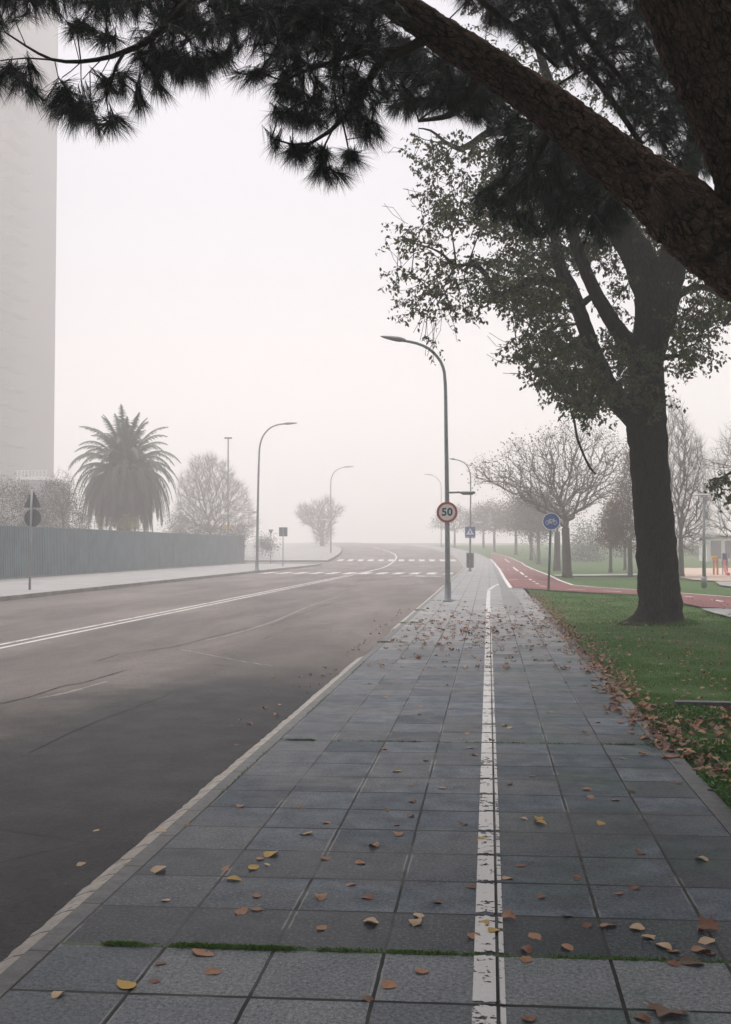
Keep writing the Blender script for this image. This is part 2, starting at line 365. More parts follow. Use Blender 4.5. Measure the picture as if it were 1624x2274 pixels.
M['elm_bark'] = bark('furrowed_elm_bark', (0.014, 0.012, 0.010), (0.030, 0.025, 0.020), (0.005, 0.004, 0.004), 22.0, 3.6, 0.05)
M['twig'] = simple('twig_bark', (0.030, 0.023, 0.018), 0.85, 0.3, 8)
M['far_bark'] = simple('grey_tree_bark', (0.060, 0.054, 0.048), 0.9, 0.3, 3)
M['far_twig'] = simple('grey_brown_twigs', (0.085, 0.068, 0.062), 0.9, 0.25, 2)
M['needle'] = leafmat('pine_needles', [(0.012, 0.032, 0.027), (0.020, 0.046, 0.034), (0.030, 0.056, 0.034)], 0.5, 0.12)
M['elm_leaf'] = leafmat('elm_leaves', [(0.026, 0.056, 0.012), (0.042, 0.074, 0.015), (0.085, 0.078, 0.018), (0.034, 0.062, 0.014), (0.115, 0.085, 0.022)], 0.55, 0.3)
M['pod'] = leafmat('withered_clusters', [(0.075, 0.058, 0.045), (0.105, 0.082, 0.060), (0.060, 0.055, 0.040)], 0.8, 0.2)
M['rustleaf'] = leafmat('russet_leaves', [(0.10, 0.055, 0.035), (0.085, 0.06, 0.045), (0.16, 0.08, 0.035)], 0.8, 0.25)
M['hedge'] = leafmat('olive_hedge_leaves', [(0.032, 0.040, 0.020), (0.045, 0.046, 0.022), (0.055, 0.044, 0.026)], 0.7, 0.25)
M['yellowleaf'] = leafmat('yellow_bush_leaves', [(0.42, 0.34, 0.05), (0.30, 0.28, 0.06), (0.12, 0.14, 0.04)], 0.7, 0.3)
M['conifer'] = leafmat('evergreen_foliage', [(0.020, 0.042, 0.024), (0.032, 0.055, 0.028)], 0.7, 0.15)
M['frond'] = leafmat('palm_fronds', [(0.046, 0.078, 0.040), (0.060, 0.098, 0.048), (0.042, 0.062, 0.032)], 0.55, 0.15)
M['deadfrond'] = leafmat('drooping_palm_fronds', [(0.040, 0.044, 0.028), (0.055, 0.050, 0.035), (0.035, 0.042, 0.028)], 0.7, 0.15)
M['grass'] = leafmat('grass_blades', [(0.034, 0.110, 0.012), (0.056, 0.165, 0.018), (0.085, 0.195, 0.028), (0.115, 0.145, 0.030)], 0.55, 0.3)
M['clover'] = leafmat('clover_leaves', [(0.030, 0.105, 0.012), (0.050, 0.155, 0.020), (0.038, 0.125, 0.016)], 0.55, 0.3)
M['galv'] = simple('galvanised_steel', (0.30, 0.31, 0.32), 0.45, 0.15, 5, 0.6)
M['green_pole'] = simple('dark_grey_green_paint', (0.065, 0.085, 0.090), 0.5, 0.15, 4)
M['lamp_pole'] = simple('weathered_lamp_paint', (0.22, 0.235, 0.245), 0.42, 0.2, 3, 0.55)
M['lamp_head'] = simple('grey_lamp_casing', (0.22, 0.22, 0.22), 0.5, 0.15, 6)
M['lamp_white'] = simple('pale_lamp_casing', (0.62, 0.62, 0.60), 0.5, 0.08, 6)
M['sign_white'] = simple('sign_white_sheet', (0.72, 0.72, 0.70), 0.4, 0.06, 4)
M['sign_red'] = simple('sign_red_sheet', (0.42, 0.035, 0.030), 0.4, 0.10, 4)
M['sign_black'] = simple('sign_black_print', (0.012, 0.014, 0.018), 0.5, 0.1, 4)
M['sign_blue'] = simple('sign_blue_sheet', (0.020, 0.085, 0.300), 0.35, 0.08, 4)
M['sign_back'] = simple('sign_grey_back', (0.085, 0.095, 0.105), 0.6, 0.15, 4)
M['bin'] = simple('dark_bin_plastic', (0.035, 0.042, 0.046), 0.55, 0.15, 4)
M['fence'] = simple('teal_grey_fence_paint', (0.085, 0.150, 0.172), 0.55, 0.22, 0.9)
M['fence_post'] = simple('grey_fence_post_paint', (0.12, 0.17, 0.18), 0.55, 0.14, 2)
M['tower'] = simple('tower_grey_render', (0.075, 0.066, 0.085), 0.8, 0.1, 0.2)
M['window'] = simple('dark_window_glass', (0.06, 0.06, 0.075), 0.2, 0.2, 1)
M['white_render'] = simple('white_render', (0.70, 0.69, 0.68), 0.8, 0.06, 0.5)
M['orange'] = simple('orange_play_paint', (0.62, 0.20, 0.06), 0.5, 0.1, 3); M['yellow'] = simple('yellow_play_paint', (0.70, 0.42, 0.06), 0.5, 0.1, 3)
M['play_red'] = simple('red_play_plastic', (0.50, 0.06, 0.06), 0.45, 0.1, 3); M['play_blue'] = simple('blue_play_panel', (0.06, 0.09, 0.20), 0.5, 0.1, 3)
# ------------------------------------------------------------------ the setting
def sheet(name, xl, xr, ys, off, mat, nx=2, kind='structure', zf=None, follow=True, dip=None):
    mb = MB(); ys = np.asarray(ys, float)
    a = np.linspace(0, 1, nx)
    L = np.broadcast_to(np.asarray(xl(ys), float), ys.shape); Rr = np.broadcast_to(np.asarray(xr(ys), float), ys.shape)
    X = L[:, None] * (1 - a) + Rr[:, None] * a; Y = np.broadcast_to(ys[:, None], X.shape)
    Z = (g(ys)[:, None] if follow else 0) + off + np.zeros_like(X)
    if dip is not None: Z = Z + dip(X, Y)
    i, j = np.meshgrid(np.arange(len(ys) - 1), np.arange(nx - 1), indexing='ij'); o = (i * nx + j).ravel()
    mb.quads(np.stack([X, Y, Z], -1).reshape(-1, 3), np.stack([o, o + 1, o + nx + 1, o + nx], 1))
    return tag(mb.build(name, mat), kind=kind)

def slab(name, xl, xr, ys, top, thick, mat):      # a raised strip with real side faces
    mb = MB(); ys = np.asarray(ys, float); n = len(ys)
    L = np.broadcast_to(np.asarray(xl(ys), float), ys.shape); Rr = np.broadcast_to(np.asarray(xr(ys), float), ys.shape)
    z1 = g(ys) + top; z0 = z1 - thick
    v = np.stack([np.stack([L, ys, z0], 1), np.stack([L, ys, z1], 1), np.stack([Rr, ys, z1], 1), np.stack([Rr, ys, z0], 1)], 1).reshape(-1, 3)
    q = [[4*i+k, 4*i+k+1, 4*i+k+5, 4*i+k+4] for i in range(n-1) for k in range(3)]
    q += [[0, 3, 2, 1], [4*n-4, 4*n-3, 4*n-2, 4*n-1]]
    mb.quads(v, np.array(q)[:, ::-1]); return tag(mb.build(name, mat), kind='structure')

YS = np.concatenate([np.arange(-12, 70, 4.0), np.arange(70, 240, 3.0)])
RL, RRt = -14.15, -1.83                                  # kerb lines of the carriageway
sheet('ground', lambda y: -640 + 0*y, lambda y: 640 + 0*y, np.concatenate([[-140], YS, [300, 420, 560, 700]]), -0.40, M['earth'], 9)
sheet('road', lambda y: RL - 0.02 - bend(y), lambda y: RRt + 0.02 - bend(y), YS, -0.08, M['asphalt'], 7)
CY_ = np.concatenate([np.arange(-6, 70, 1.0), np.arange(70, 190, 3.0)])
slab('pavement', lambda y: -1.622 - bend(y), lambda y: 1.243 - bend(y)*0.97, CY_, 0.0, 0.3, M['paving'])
slab('kerb_strip', lambda y: -1.712 - bend(y), lambda y: -1.626 - bend(y), CY_, -0.002, 0.3, M['kerb_top'])
# worn pale granite kerb: uneven outer edge, sloping outwards to the asphalt
mb = MB(); yy = np.concatenate([np.arange(-6, 30, 0.06), np.arange(30, 190, 1.0)])
jag = rng.normal(0, 0.004, len(yy)); jag = jag + np.interp(yy, np.arange(-7, 200, 0.35), rng.normal(0, 0.005, len(np.arange(-7, 200, 0.35))))
b_ = bend(yy); gz = g(yy)
dz = np.where((yy > 14.2) & (yy < 19.0), -0.065, 0.0)
cols = [np.stack([-1.716 - b_, yy, gz - 0.012 + dz], 1), np.stack([-1.765 + 0.3*jag - b_, yy, gz - 0.022 + dz], 1), np.stack([-1.818 + jag - b_, yy, gz - 0.045 + dz*0.6], 1), np.stack([-1.83 + jag - b_, yy, gz - 0.3], 1)]
v = np.stack(cols, 1).reshape(-1, 3); n_ = len(yy)
mb.quads(v, [[4*i+k, 4*i+4+k, 4*i+5+k, 4*i+1+k] for i in range(n_-1) for k in range(3)])
tag(mb.build('kerb', M['kerb_edge']), kind='structure')
slab('lawn_edging', lambda y: 1.247 + 0*y, lambda y: 1.365 + 0*y, np.arange(-6, 31.1, 1.0), 0.004, 0.3, M['edging'])
slab('cross_edging', lambda y: 1.74 + 0*y, lambda y: 6.0 + 0*y, [9.93, 10.04], 0.05, 0.3, M['edging'])
# lawn with slight swells
def swell(X, Y): return 0.025*np.sin(X*0.9 + 1) * np.sin(Y*0.55) + 0.012*np.sin(X*2.3 + Y*1.7) - 0.01
sheet('lawn', lambda y: 1.368 - bend(y)*0.95, lambda y: 80 + 0*y, np.concatenate([np.arange(-8, 40, 0.6), np.arange(40, 170, 3.0)]), -0.03, M['lawn'], 60, dip=swell)
# far side: pavement with kerb face, side street
slab('far_pavement', lambda y: -21.7 + 0*y, lambda y: RL - 0.22 + 0*y, np.arange(-10, 89, 3.0), 0.05, 0.35, M['pale_paving'])
slab('far_kerb', lambda y: RL - 0.215 + 0*y, lambda y: RL + 0*y, np.arange(-10, 89, 3.0), 0.055, 0.35, M['dark_kerb'])
slab('corner_pavement', lambda y: -70 + 0*y, lambda y: RL - 0.3 - bend(y), np.arange(96, 190, 4.0), 0.05, 0.35, M['pale_paving'])
sheet('side_street', lambda y: -80 + 0*y, lambda y: RL - 0.05 - bend(y), [88.5, 92, 95.6], -0.085, M['asphalt'], 3)

def flat(name, pts, off, mat, kind='structure'):         # flat painted or paved area given by its corners on the land
    from mathutils.geometry import tessellate_polygon
    P3 = np.array([[p[0], p[1], float(g(p[1])) + off] for p in pts]); mb = MB()
    tr = tessellate_polygon([[Vector(p) for p in P3]])
    fixed = []
    for t in tr:
        a, b, c = (P3[i] for i in t)
        fixed.append(t if np.cross(b - a, c - a)[2] > 0 else t[::-1])
    mb.tris(P3, fixed); return tag(mb.build(name, mat), kind=kind)
def stripe(mb, pts, w, off):                             # ribbon of constant width along ground points
    p = np.asarray(pts, float)[:, :2]; t = np.gradient(p, axis=0); t /= np.linalg.norm(t, axis=1)[:, None]
    nrm = np.stack([-t[:, 1], t[:, 0]], 1); w = np.broadcast_to(np.asarray(w, float), (len(p),))[:, None]
    a, b = p + nrm*w/2, p - nrm*w/2
    za, zb = g(a[:, 1]) + off, g(b[:, 1]) + off
    v = np.concatenate([np.column_stack([a, za]), np.column_stack([b, zb])]); n = len(p)
    mb.quads(v, [[n+i, n+i+1, i+1, i] for i in range(n-1)])
def dens(pts, step=0.5):
    p = np.asarray(pts, float); out = [p[0]]
    for a, b in zip(p[:-1], p[1:]):
        k = max(1, int(np.linalg.norm(b - a) / step)); out += [a + (b - a)*(i + 1)/k for i in range(k)]
    return np.array(out)
GP = lambda L, off=0.0: np.array([G(x, y, off) for x, y in L])

# white separating line on the pavement: broad band and thin band either side of the joint
def ln(name, x, w, y0, y1, mat, off):
    mb = MB(); ys = np.arange(y0, y1, 0.5); stripe(mb, np.stack([np.full_like(ys, x), ys], 1), w, off); return tag(mb.build(name, mat), kind='structure')
ln('line_marking', -0.020, 0.078, 0.5, 24.0, M['paint_walk'], 0.004)
ln('line_marking', 0.041, 0.018, 0.5, 22.0, M['paint_thin'], 0.004)
e = G(1086, 1311)
mb = MB(); stripe(mb, dens([[-0.01, 23.9], [-0.02, 28], [e[0], e[1]]]), 0.11, 0.0045); stripe(mb, GP([(1086, 1310), (1098, 1301.5), (1119, 1293), (1127, 1292)]), 0.12, 0.005)
tag(mb.build('line_marking', M['paint_walk']), kind='structure')

# red cycle path: one flat curved sheet through its two traced edges
up_e = [(1700, 1329), (1624, 1326.5), (1513, 1318), (1418, 1310.5), (1325, 1305), (1272, 1300), (1243, 1289.5), (1222, 1279), (1183, 1264), (1159, 1250), (1135, 1239), (1111, 1232), (1090, 1229)]
lo_e = [(1090, 1242), (1099, 1251), (1109, 1264), (1121, 1286), (1134, 1306), (1165, 1307), (1215, 1310.5), (1289, 1315), (1418, 1321), (1515, 1340), (1560, 1349), (1624, 1352), (1700, 1357)]
UPE, LOE = GP(up_e), GP(lo_e)
def grid_between(A, B, n):                               # resample two edges and skin them
    def rs(P_):
        d = np.concatenate([[0], np.cumsum(np.linalg.norm(np.diff(P_, axis=0), axis=1))]); s = np.linspace(0, d[-1], n)
        return np.stack([np.interp(s, d, P_[:, k]) for k in range(3)], 1)
    return rs(A), rs(B)
flat('cycle_path', list(dens(UPE, 2.0)) + list(dens(LOE, 2.0)), 0.012, M['red_lane'])
mb = MB(); stripe(mb, dens(UPE, 1.5), 0.13, 0.018); tag(mb.build('cycle_path_edge_line', M['paint_red']), kind='structure')
mb = MB(); stripe(mb, dens(LOE[:5], 1.5), 0.14, 0.018); tag(mb.build('cycle_path_edge_line', M['paint_red']), kind='structure')
mb = MB()
for seg in ([(1121, 1241), (1131, 1249)], [(1140, 1260), (1151, 1269)], [(1156, 1271), (1163, 1277)], [(1167, 1279.5), (1170, 1282)], [(1176, 1286.5), (1180, 1289)], [(1184, 1291.5), (1188, 1293)], [(1191, 1296), (1196, 1298)], [(1199, 1302), (1213, 1303.5)], [(1261, 1309.5), (1300, 1311)], [(1340, 1313), (1380, 1315)], [(1520, 1325), (1538, 1327)], [(1582, 1333), (1606, 1337)]):
    stripe(mb, dens(GP(seg), 0.8), 0.12, 0.018)
for k in range(6): stripe(mb, dens(GP([(1114 + 12.3*k, 1265.5), (1120 + 12.3*k, 1265.5)]), 0.4), 0.45, 0.018)
stripe(mb, dens(GP([(1128, 1289), (1150, 1287.5), (1171, 1288)]), 0.4), 0.14, 0.018)
tag(mb.build('cycle_path_dashes', M['paint_red']), kind='structure')
flat('tactile_strip', GP([(1095, 1252), (1104, 1264), (1117, 1287), (1131, 1306), (1152, 1334), (1172, 1366), (1126, 1366), (1116, 1334), (1111, 1306), (1103, 1282), (1095, 1262)]), 0.006, M['grey_strip'])
flat('sand_ground', GP([(1512, 1262), (1800, 1262), (1800, 1289), (1600, 1291), (1540, 1288), (1510, 1283)]), 0.02, M['sand'])
flat('far_path', GP([(1588, 1293), (1800, 1290), (1800, 1306), (1640, 1306), (1600, 1301)]), 0.03, M['pale_paving'])
flat('park_path', GP([(1230, 1277.5), (1330, 1276), (1418, 1275), (1418, 1278), (1330, 1279.5), (1236, 1280)]), 0.03, M['pale_paving'])
flat('stone_path', GP([(1556, 1352), (1640, 1353), (1760, 1372), (1760, 1400), (1624, 1372), (1585, 1362)]), 0.016, M['paving'])

# carriageway markings
o_ = -0.076
mb = MB(); ys = np.arange(4, 58, 1.0); stripe(mb, np.stack([-7.58 + 0*ys, ys], 1), 0.10, o_); tag(mb.build('road_centre_line', M['paint_road']), kind='structure')
mb = MB(); stripe(mb, np.stack([-7.86 + 0*ys, ys], 1), 0.10, o_); tag(mb.build('road_centre_line', M['paint_road']), kind='structure')
mb = MB(); stripe(mb, dens(GP([(783, 1275.5), (815, 1270), (847, 1262), (868, 1252), (878, 1244), (881, 1237), (877, 1231), (865, 1225), (829, 1215)], -0.08), 3), 0.17, o_); tag(mb.build('road_centre_line', M['paint_road']), kind='structure')
def zebra(y0, y1, x0, x1, pitch, w, gl):
    for k, x in enumerate(np.arange(x0, x1, pitch)):
        mb = MB(); ys = np.linspace(y0, y1, 4); stripe(mb, np.stack([x - bend(ys)*gl, ys], 1), w, o_); tag(mb.build('crossing_stripe', M['paint_road']), kind='structure')
zebra(59.6, 63.6, -13.4, -2.2, 1.0, 0.52, 1.0)
zebra(97.5, 101.5, -13.4, -2.2, 1.0, 0.52, 1.0)
mb = MB()
for (x, y) in ((915, 1279), (948, 1280), (1012, 1282)):
    c = G(x, y, -0.08); stripe(mb, np.array([[c[0]-0.55, c[1]-0.6], [c[0]+0.1, c[1]+0.7]]), 0.3, o_); stripe(mb, np.array([[c[0]+0.15, c[1]+0.75], [c[0]+0.75, c[1]-0.3]]), 0.3, o_)
tag(mb.build('road_arrow_marking', M['paint_road']), kind='structure')
# the long cracks and tar seams of the asphalt, thin irregular ribbons
crackm = simple('dark_crack_tar', (0.018, 0.017, 0.017), 0.9, 0.2, 5); sealm = simple('pale_crack_edge', (0.19, 0.18, 0.17), 0.8, 0.2, 5)  # dark ribbons for the cracks, pale ones for their edges
def crack(pts, w, mat, off, j=0.05):
    P_ = dens(GP(pts, -0.08), 0.09); k = len(P_); o = np.interp(np.arange(k), np.arange(0, k + 7, 7), rng.normal(0, j*0.7, len(np.arange(0, k + 7, 7)))); P_[:, 1] += 2.0*o + rng.normal(0, j*0.45, k); mb = MB()
    stripe(mb, P_, 1.05*w*(0.3 + rng.random(k)), off); tag(mb.build('road_crack', mat), kind='structure')
crack([(-40, 1572), (60, 1550), (130, 1527), (200, 1512), (275, 1490), (300, 1487)], 0.035, crackm, -0.0765)
crack([(210, 1470), (265, 1453), (380, 1438), (430, 1426), (500, 1408), (560, 1393)], 0.03, crackm, -0.0765)
crack([(70, 1556), (160, 1535), (240, 1513)], 0.06, sealm, -0.0772)
crack([(455, 1422), (500, 1413), (540, 1402), (610, 1380), (690, 1345), (760, 1322)], 0.05, sealm, -0.0772, 0.02)
crack([(400, 1441), (470, 1456), (540, 1469), (605, 1478)], 0.035, sealm, -0.0772, 0.03)
crack([(80, 1665), (160, 1625), (240, 1592), (340, 1556), (380, 1540)], 0.018, crackm, -0.0765)
crack([(440, 1440), (520, 1458), (470, 1470)], 0.012, crackm, -0.0765)
crack([(600, 1390), (700, 1352), (790, 1322)], 0.02, crackm, -0.0765, 0.03)
crack([(-30, 1378), (150, 1360), (330, 1341), (520, 1316)], 0.03, crackm, -0.0765, 0.03)

# ------------------------------------------------------------------ generic plants
def inpoly(pts, poly):
    x, y = pts[:, 0], pts[:, 1]; ins = np.zeros(len(pts), bool); n = len(poly)
    for i in range(n):
        x1, y1 = poly[i]; x2, y2 = poly[(i + 1) % n]
        c = ((y1 > y) != (y2 > y)) & (x < (x2 - x1) * (y - y1) / (y2 - y1 + 1e-12) + x1); ins ^= c
    return ins
def sample(poly, n):
    poly = np.asarray(poly, float); lo, hi = poly.min(0), poly.max(0); out = np.zeros((0, 2))
    while len(out) < n:
        q = lo + rng.random((n * 3, 2)) * (hi - lo); out = np.concatenate([out, q[inpoly(q, poly)]])
    return out[:n]
def rot_rand(n): 
    v = rng.normal(size=(n, 3)); return v / np.linalg.norm(v, axis=1)[:, None]
def leaves(mb, pos, size, droop=0.4, aspect=0.5, fold=0.25):    # pos (n,3): pointed leaf, two faces folded at the midrib
    n = len(pos); d = rot_rand(n); d[:, 2] -= droop; d /= np.linalg.norm(d, axis=1)[:, None]
    s = np.cross(d, rot_rand(n)); s /= np.linalg.norm(s, axis=1)[:, None] + 1e-9; k = np.cross(d, s)
    L = (size * (0.65 + 0.7 * rng.random(n)))[:, None]
    b = pos; t = pos + d * L; m = pos + d * L * 0.45
    l = m + s * L * aspect * 0.5 + k * L * fold * 0.5; r = m - s * L * aspect * 0.5 + k * L * fold * 0.5
    v = np.stack([b, r, t, l], 1).reshape(-1, 3); o = np.arange(n)[:, None] * 4
    mb.tris(v, np.concatenate([o + [0, 1, 2], o + [0, 2, 3]], 1).reshape(-1, 3))
def needles(mb, pos, dr, k, length, width, spread=0.55, droop=0.25, shoot=0.07):
    n = len(pos); p = np.repeat(pos, k, 0); d = np.repeat(dr, k, 0); N = n * k
    q = d + rot_rand(N) * (spread * (0.5 + rng.random(N)))[:, None]; q[:, 2] -= droop * rng.random(N); q /= np.linalg.norm(q, axis=1)[:, None]
    p = p - d * (rng.random(N) ** 1.3 * shoot)[:, None]
    L = (length * (0.7 + 0.45 * rng.random(N)))[:, None]
    s = np.cross(q, rot_rand(N)); s /= np.linalg.norm(s, axis=1)[:, None] + 1e-9
    w = width / 2
    bendv = np.zeros((N, 3)); bendv[:, 2] = -0.06 * length
    mid = p + q * L * 0.55; tip = p + q * L + bendv
    v = np.stack([p - s*w, p + s*w, mid + s*w, mid - s*w, tip], 1).reshape(-1, 3); o = np.arange(N)[:, None] * 5
    mb.add(v, [o + [0, 1, 2, 3], o + [3, 2, 4]])

class Skel:                                    # branches that reach out to every tip, thickened by what they carry
    def __init__(s, pts): s.p = [np.asarray(q, float) for q in pts]; s.par = [-1] * len(pts); s.root = len(pts)
    def reach(s, tips, bendz=0.15, seg=0.3, jit=0.05, maxseg=5, cost=0.0, shuffle=0.0):
        A = np.zeros((len(s.p) + len(tips) * (maxseg + 1), 3)); A[:len(s.p)] = s.p; n = len(s.p); out = []; PL = np.zeros(len(A))
        d0 = np.array([np.min(np.sum((A[:n] - t) ** 2, 1)) for t in tips]) ** 0.5
        if shuffle: d0 = d0 * (1 - shuffle * rng.random(len(d0)))
        for ti in np.argsort(d0):
            t = tips[ti]; i = int(np.argmin(np.sqrt(np.sum((A[:n] - t) ** 2, 1)) + cost * PL[:n])); a = A[i].copy(); L = np.linalg.norm(t - a)
            k = int(min(maxseg, max(1, L / seg))); prev = i
            for q in range(1, k + 1):
                f = q / k; x = a + (t - a) * f; x = x + np.array([0, 0, bendz * L * 4 * f * (1 - f)])
                if q < k: x = x + rng.normal(0, jit * L, 3)
                A[n] = x; PL[n] = PL[prev] + np.linalg.norm(x - A[prev]); s.p.append(x); s.par.append(prev); prev = n; n += 1
            out.append((ti, prev))
        return out
    def mesh(s, mb, r0=0.0025, pw=0.5, rmax=0.06, n=4):
        cnt = np.ones(len(s.p))
        for i in range(len(s.p) - 1, s.root - 1, -1):
            if s.par[i] >= 0: cnt[s.par[i]] += cnt[i]
        P_ = np.array(s.p); i = np.arange(s.root, len(s.p)); a = np.array(s.par)[i]
        ra = np.minimum(r0 * cnt[np.where(a < s.root, i, a)] ** pw, rmax); rb = np.minimum(r0 * cnt[i] ** pw, rmax)
        A, B = P_[a], P_[i]; t = B - A; t /= np.linalg.norm(t, axis=1)[:, None] + 1e-9
        x = np.cross(t, [0.31, 0.2, 0.93]); x /= np.linalg.norm(x, axis=1)[:, None] + 1e-9; y = np.cross(t, x)
        th = np.arange(n) * 2 * np.pi / n; ring = np.cos(th)[None, :, None] * x[:, None] + np.sin(th)[None, :, None] * y[:, None]
        v = np.concatenate([A[:, None] + ring * ra[:, None, None], B[:, None] + ring * rb[:, None, None]], 1).reshape(-1, 3)
        o = np.arange(len(i))[:, None, None] * 2 * n; j = np.arange(n); q = np.stack([j, (j + 1) % n, n + (j + 1) % n, n + j], 1)[None]
        mb.quads(v, (o + q).reshape(-1, 4))
def spline(pts, step):
    p = np.asarray(pts, float); k = len(p); out = []
    for i in range(k - 1):
        a, b, c, d = p[max(i-1, 0)], p[i], p[i+1], p[min(i+2, k-1)]; L = np.linalg.norm((c - b)[:3]); m = max(1, int(L / step))
        for q in range(m):
            t = q / m; out.append(0.5*((2*b) + (c - a)*t + (2*a - 5*b + 4*c - d)*t*t + (3*b - a - 3*c + d)*t**3))
    out.append(p[-1]); return np.array(out)
def limb(mb, spec, d0, step=0.06, n=16, rough=0.03, d1=None):   # spec rows: px, py, radius in px [, depth]
    rows = [(x, y, r, (q[0] if q else None)) for x, y, r, *q in spec]; pts = []
    for i, (x, y, r, d) in enumerate(rows):
        dd = d if d is not None else (d0 if d1 is None else d0 + (d1 - d0) * i / (len(rows) - 1)); pts.append([*P(x, y, dd), r * dd / FPX])
    s = spline(pts, step); mb.tube(s[:, :3], s[:, 3], n, True, rough, rng.random()); return s
# ------------------------------------------------------------------ the pine leaning over the pavement
DP = 5.8
pb = P(1800, 700, DP); pine_base = np.array([pb[0] + 0.12, pb[1], -0.06])
pine = thing('pine_tree', 'large dark pine leaning in from the right with rough plated bark and drooping needles', 'tree', pine_base)
mt = MB()
tr = []
fork = P(1800, 690, DP)
top_rows = [(1740, 470, 122, 5.7), (1690, 330, 116, 5.6), (1640, 210, 113, 5.5), (1590, 100, 114, 5.4), (1530, -40, 110, 5.2), (1440, -240, 100, 5.0), (1330, -480, 80, 4.8), (1200, -760, 50, 4.6)]
rows = [[*pine_base[:2], -0.1, 0.46], [*pine_base[:2], 0.15, 0.40], [*(pine_base[:2]*0.6 + fork[:2]*0.4), 1.2, 0.36], [*fork, 0.34]]
rows += [[*P(x, y, d), r*d/FPX] for x, y, r, d in top_rows]
s_tr = spline(rows, 0.035); mt.tube(s_tr[:, :3], s_tr[:, 3], 40, True, 0.035)
part(mt, 'trunk', M['pine_bark'], pine, True)
ml = MB()
lA = limb(ml, [(1815, 668, 108), (1740, 632, 100), (1660, 584, 88), (1590, 537, 80), (1545, 500, 78), (1500, 461, 77), (1455, 423, 66), (1390, 376, 59), (1310, 311, 53), (1230, 246, 47), (1140, 183, 42), (1065, 133, 40), (965, 67, 37), (875, 4, 33), (790, -62, 28), (690, -150, 22), (560, -240, 16)], DP, 0.025, 40, 0.035, 5.6)
part(ml, 'limb', M['pine_bark'], pine, True)
mk = MB()                                                  # stub of a cut side branch, a burl on the limb
limb(mk, [(1560, 520, 70, 5.62), (1520, 470, 62, 5.52), (1490, 435, 50, 5.45), (1468, 412, 36, 5.42), (1455, 402, 14, 5.42)], 5.5, 0.02, 24, 0.07)
part(mk, 'branch_stub', M['pine_bark'], pine, True)
mtw = MB(); roots = list(lA[::6, :3])
sec = [
 [(880, -10, 20, 5.6), (760, -50, 17, 5.5), (600, -40, 14, 5.4), (440, -5, 12, 5.3), (360, 65, 9, 5.25), (305, 104, 7, 5.2), (250, 125, 5.5, 5.2), (180, 137, 4.5, 5.15), (115, 132, 3.5, 5.1), (58, 102, 2.6, 5.1), (12, 72, 2, 5.1)],
 [(120, 133, 2.2, 5.1), (60, 129, 1.7, 5.05), (-10, 136, 1.2, 5.0)],
 [(275, 118, 4, 5.2), (256, 150, 3.2, 5.15), (250, 176, 2.6, 5.1), (236, 215, 2, 5.1)],
 [(420, 10, 8, 5.3), (300, -30, 6, 5.25), (180, -20, 5, 5.2), (60, -10, 4, 5.2), (-40, 10, 3, 5.2)],
 [(180, 137, 1.5, 5.15), (180, 165, 1.2, 5.1), (181, 190, 1, 5.1)], [(225, 133, 1.4, 5.15), (200, 158, 1.1, 5.15), (184, 176, 1, 5.1)],
 [(245, 128, 1.3, 5.15), (232, 152, 1.1, 5.1), (212, 186, 1, 5.1)], [(122, 136, 1.4, 5.15), (130, 172, 1.1, 5.1), (140, 186, 1, 5.1)], [(178, 140, 1.3, 5.1), (158, 158, 1.1, 5.1), (138, 172, 1, 5.1)],
 [(965, 72, 14, 5.7), (900, 112, 11, 5.6), (845, 135, 9, 5.55), (815, 190, 7.5, 5.5), (780, 240, 6, 5.45), (735, 290, 4.8, 5.4), (690, 318, 3.4, 5.4), (650, 321, 2.6, 5.35), (620, 312, 2, 5.35), (604, 307, 1.5, 5.3)],
 [(900, 110, 8, 5.6), (800, 120, 6, 5.5), (700, 150, 4, 5.4), (630, 180, 2.5, 5.3)],
 [(740, 285, 2.4, 5.4), (718, 330, 2, 5.4), (712, 372, 1.5, 5.4)], [(760, 265, 2.4, 5.4), (770, 310, 2, 5.4), (778, 352, 1.5, 5.4)],
 [(1065, 150, 14, 5.8), (1040, 215, 10, 6.2), (1000, 255, 7, 6.6), (930, 268, 4, 6.8)],
 [(1230, 262, 14, 5.9), (1200, 330, 11, 6.6), (1150, 410, 8, 7.2), (1085, 462, 5, 7.6)],
 [(1390, 400, 12, 6.0), (1330, 450, 9, 7.0), (1270, 500, 6, 7.6)],
 [(1160, -60, 9, 7.4), (1215, 0, 9, 7.4), (1262, 105, 8, 7.5), (1335, 190, 7, 7.7), (1425, 320, 6, 8)], [(1225, -60, 8, 7.2), (1252, 0, 8, 7.2), (1312, 95, 7, 7.4), (1400, 200, 5, 7.6), (1480, 330, 4, 7.8)],
 [(1020, -40, 8, 6.4), (1140, 60, 6, 6.8), (1240, 150, 4, 7.2)]]
for r in sec: roots += list(limb(mtw, r, 5.4, 0.07, 7, 0.03)[:, :3])
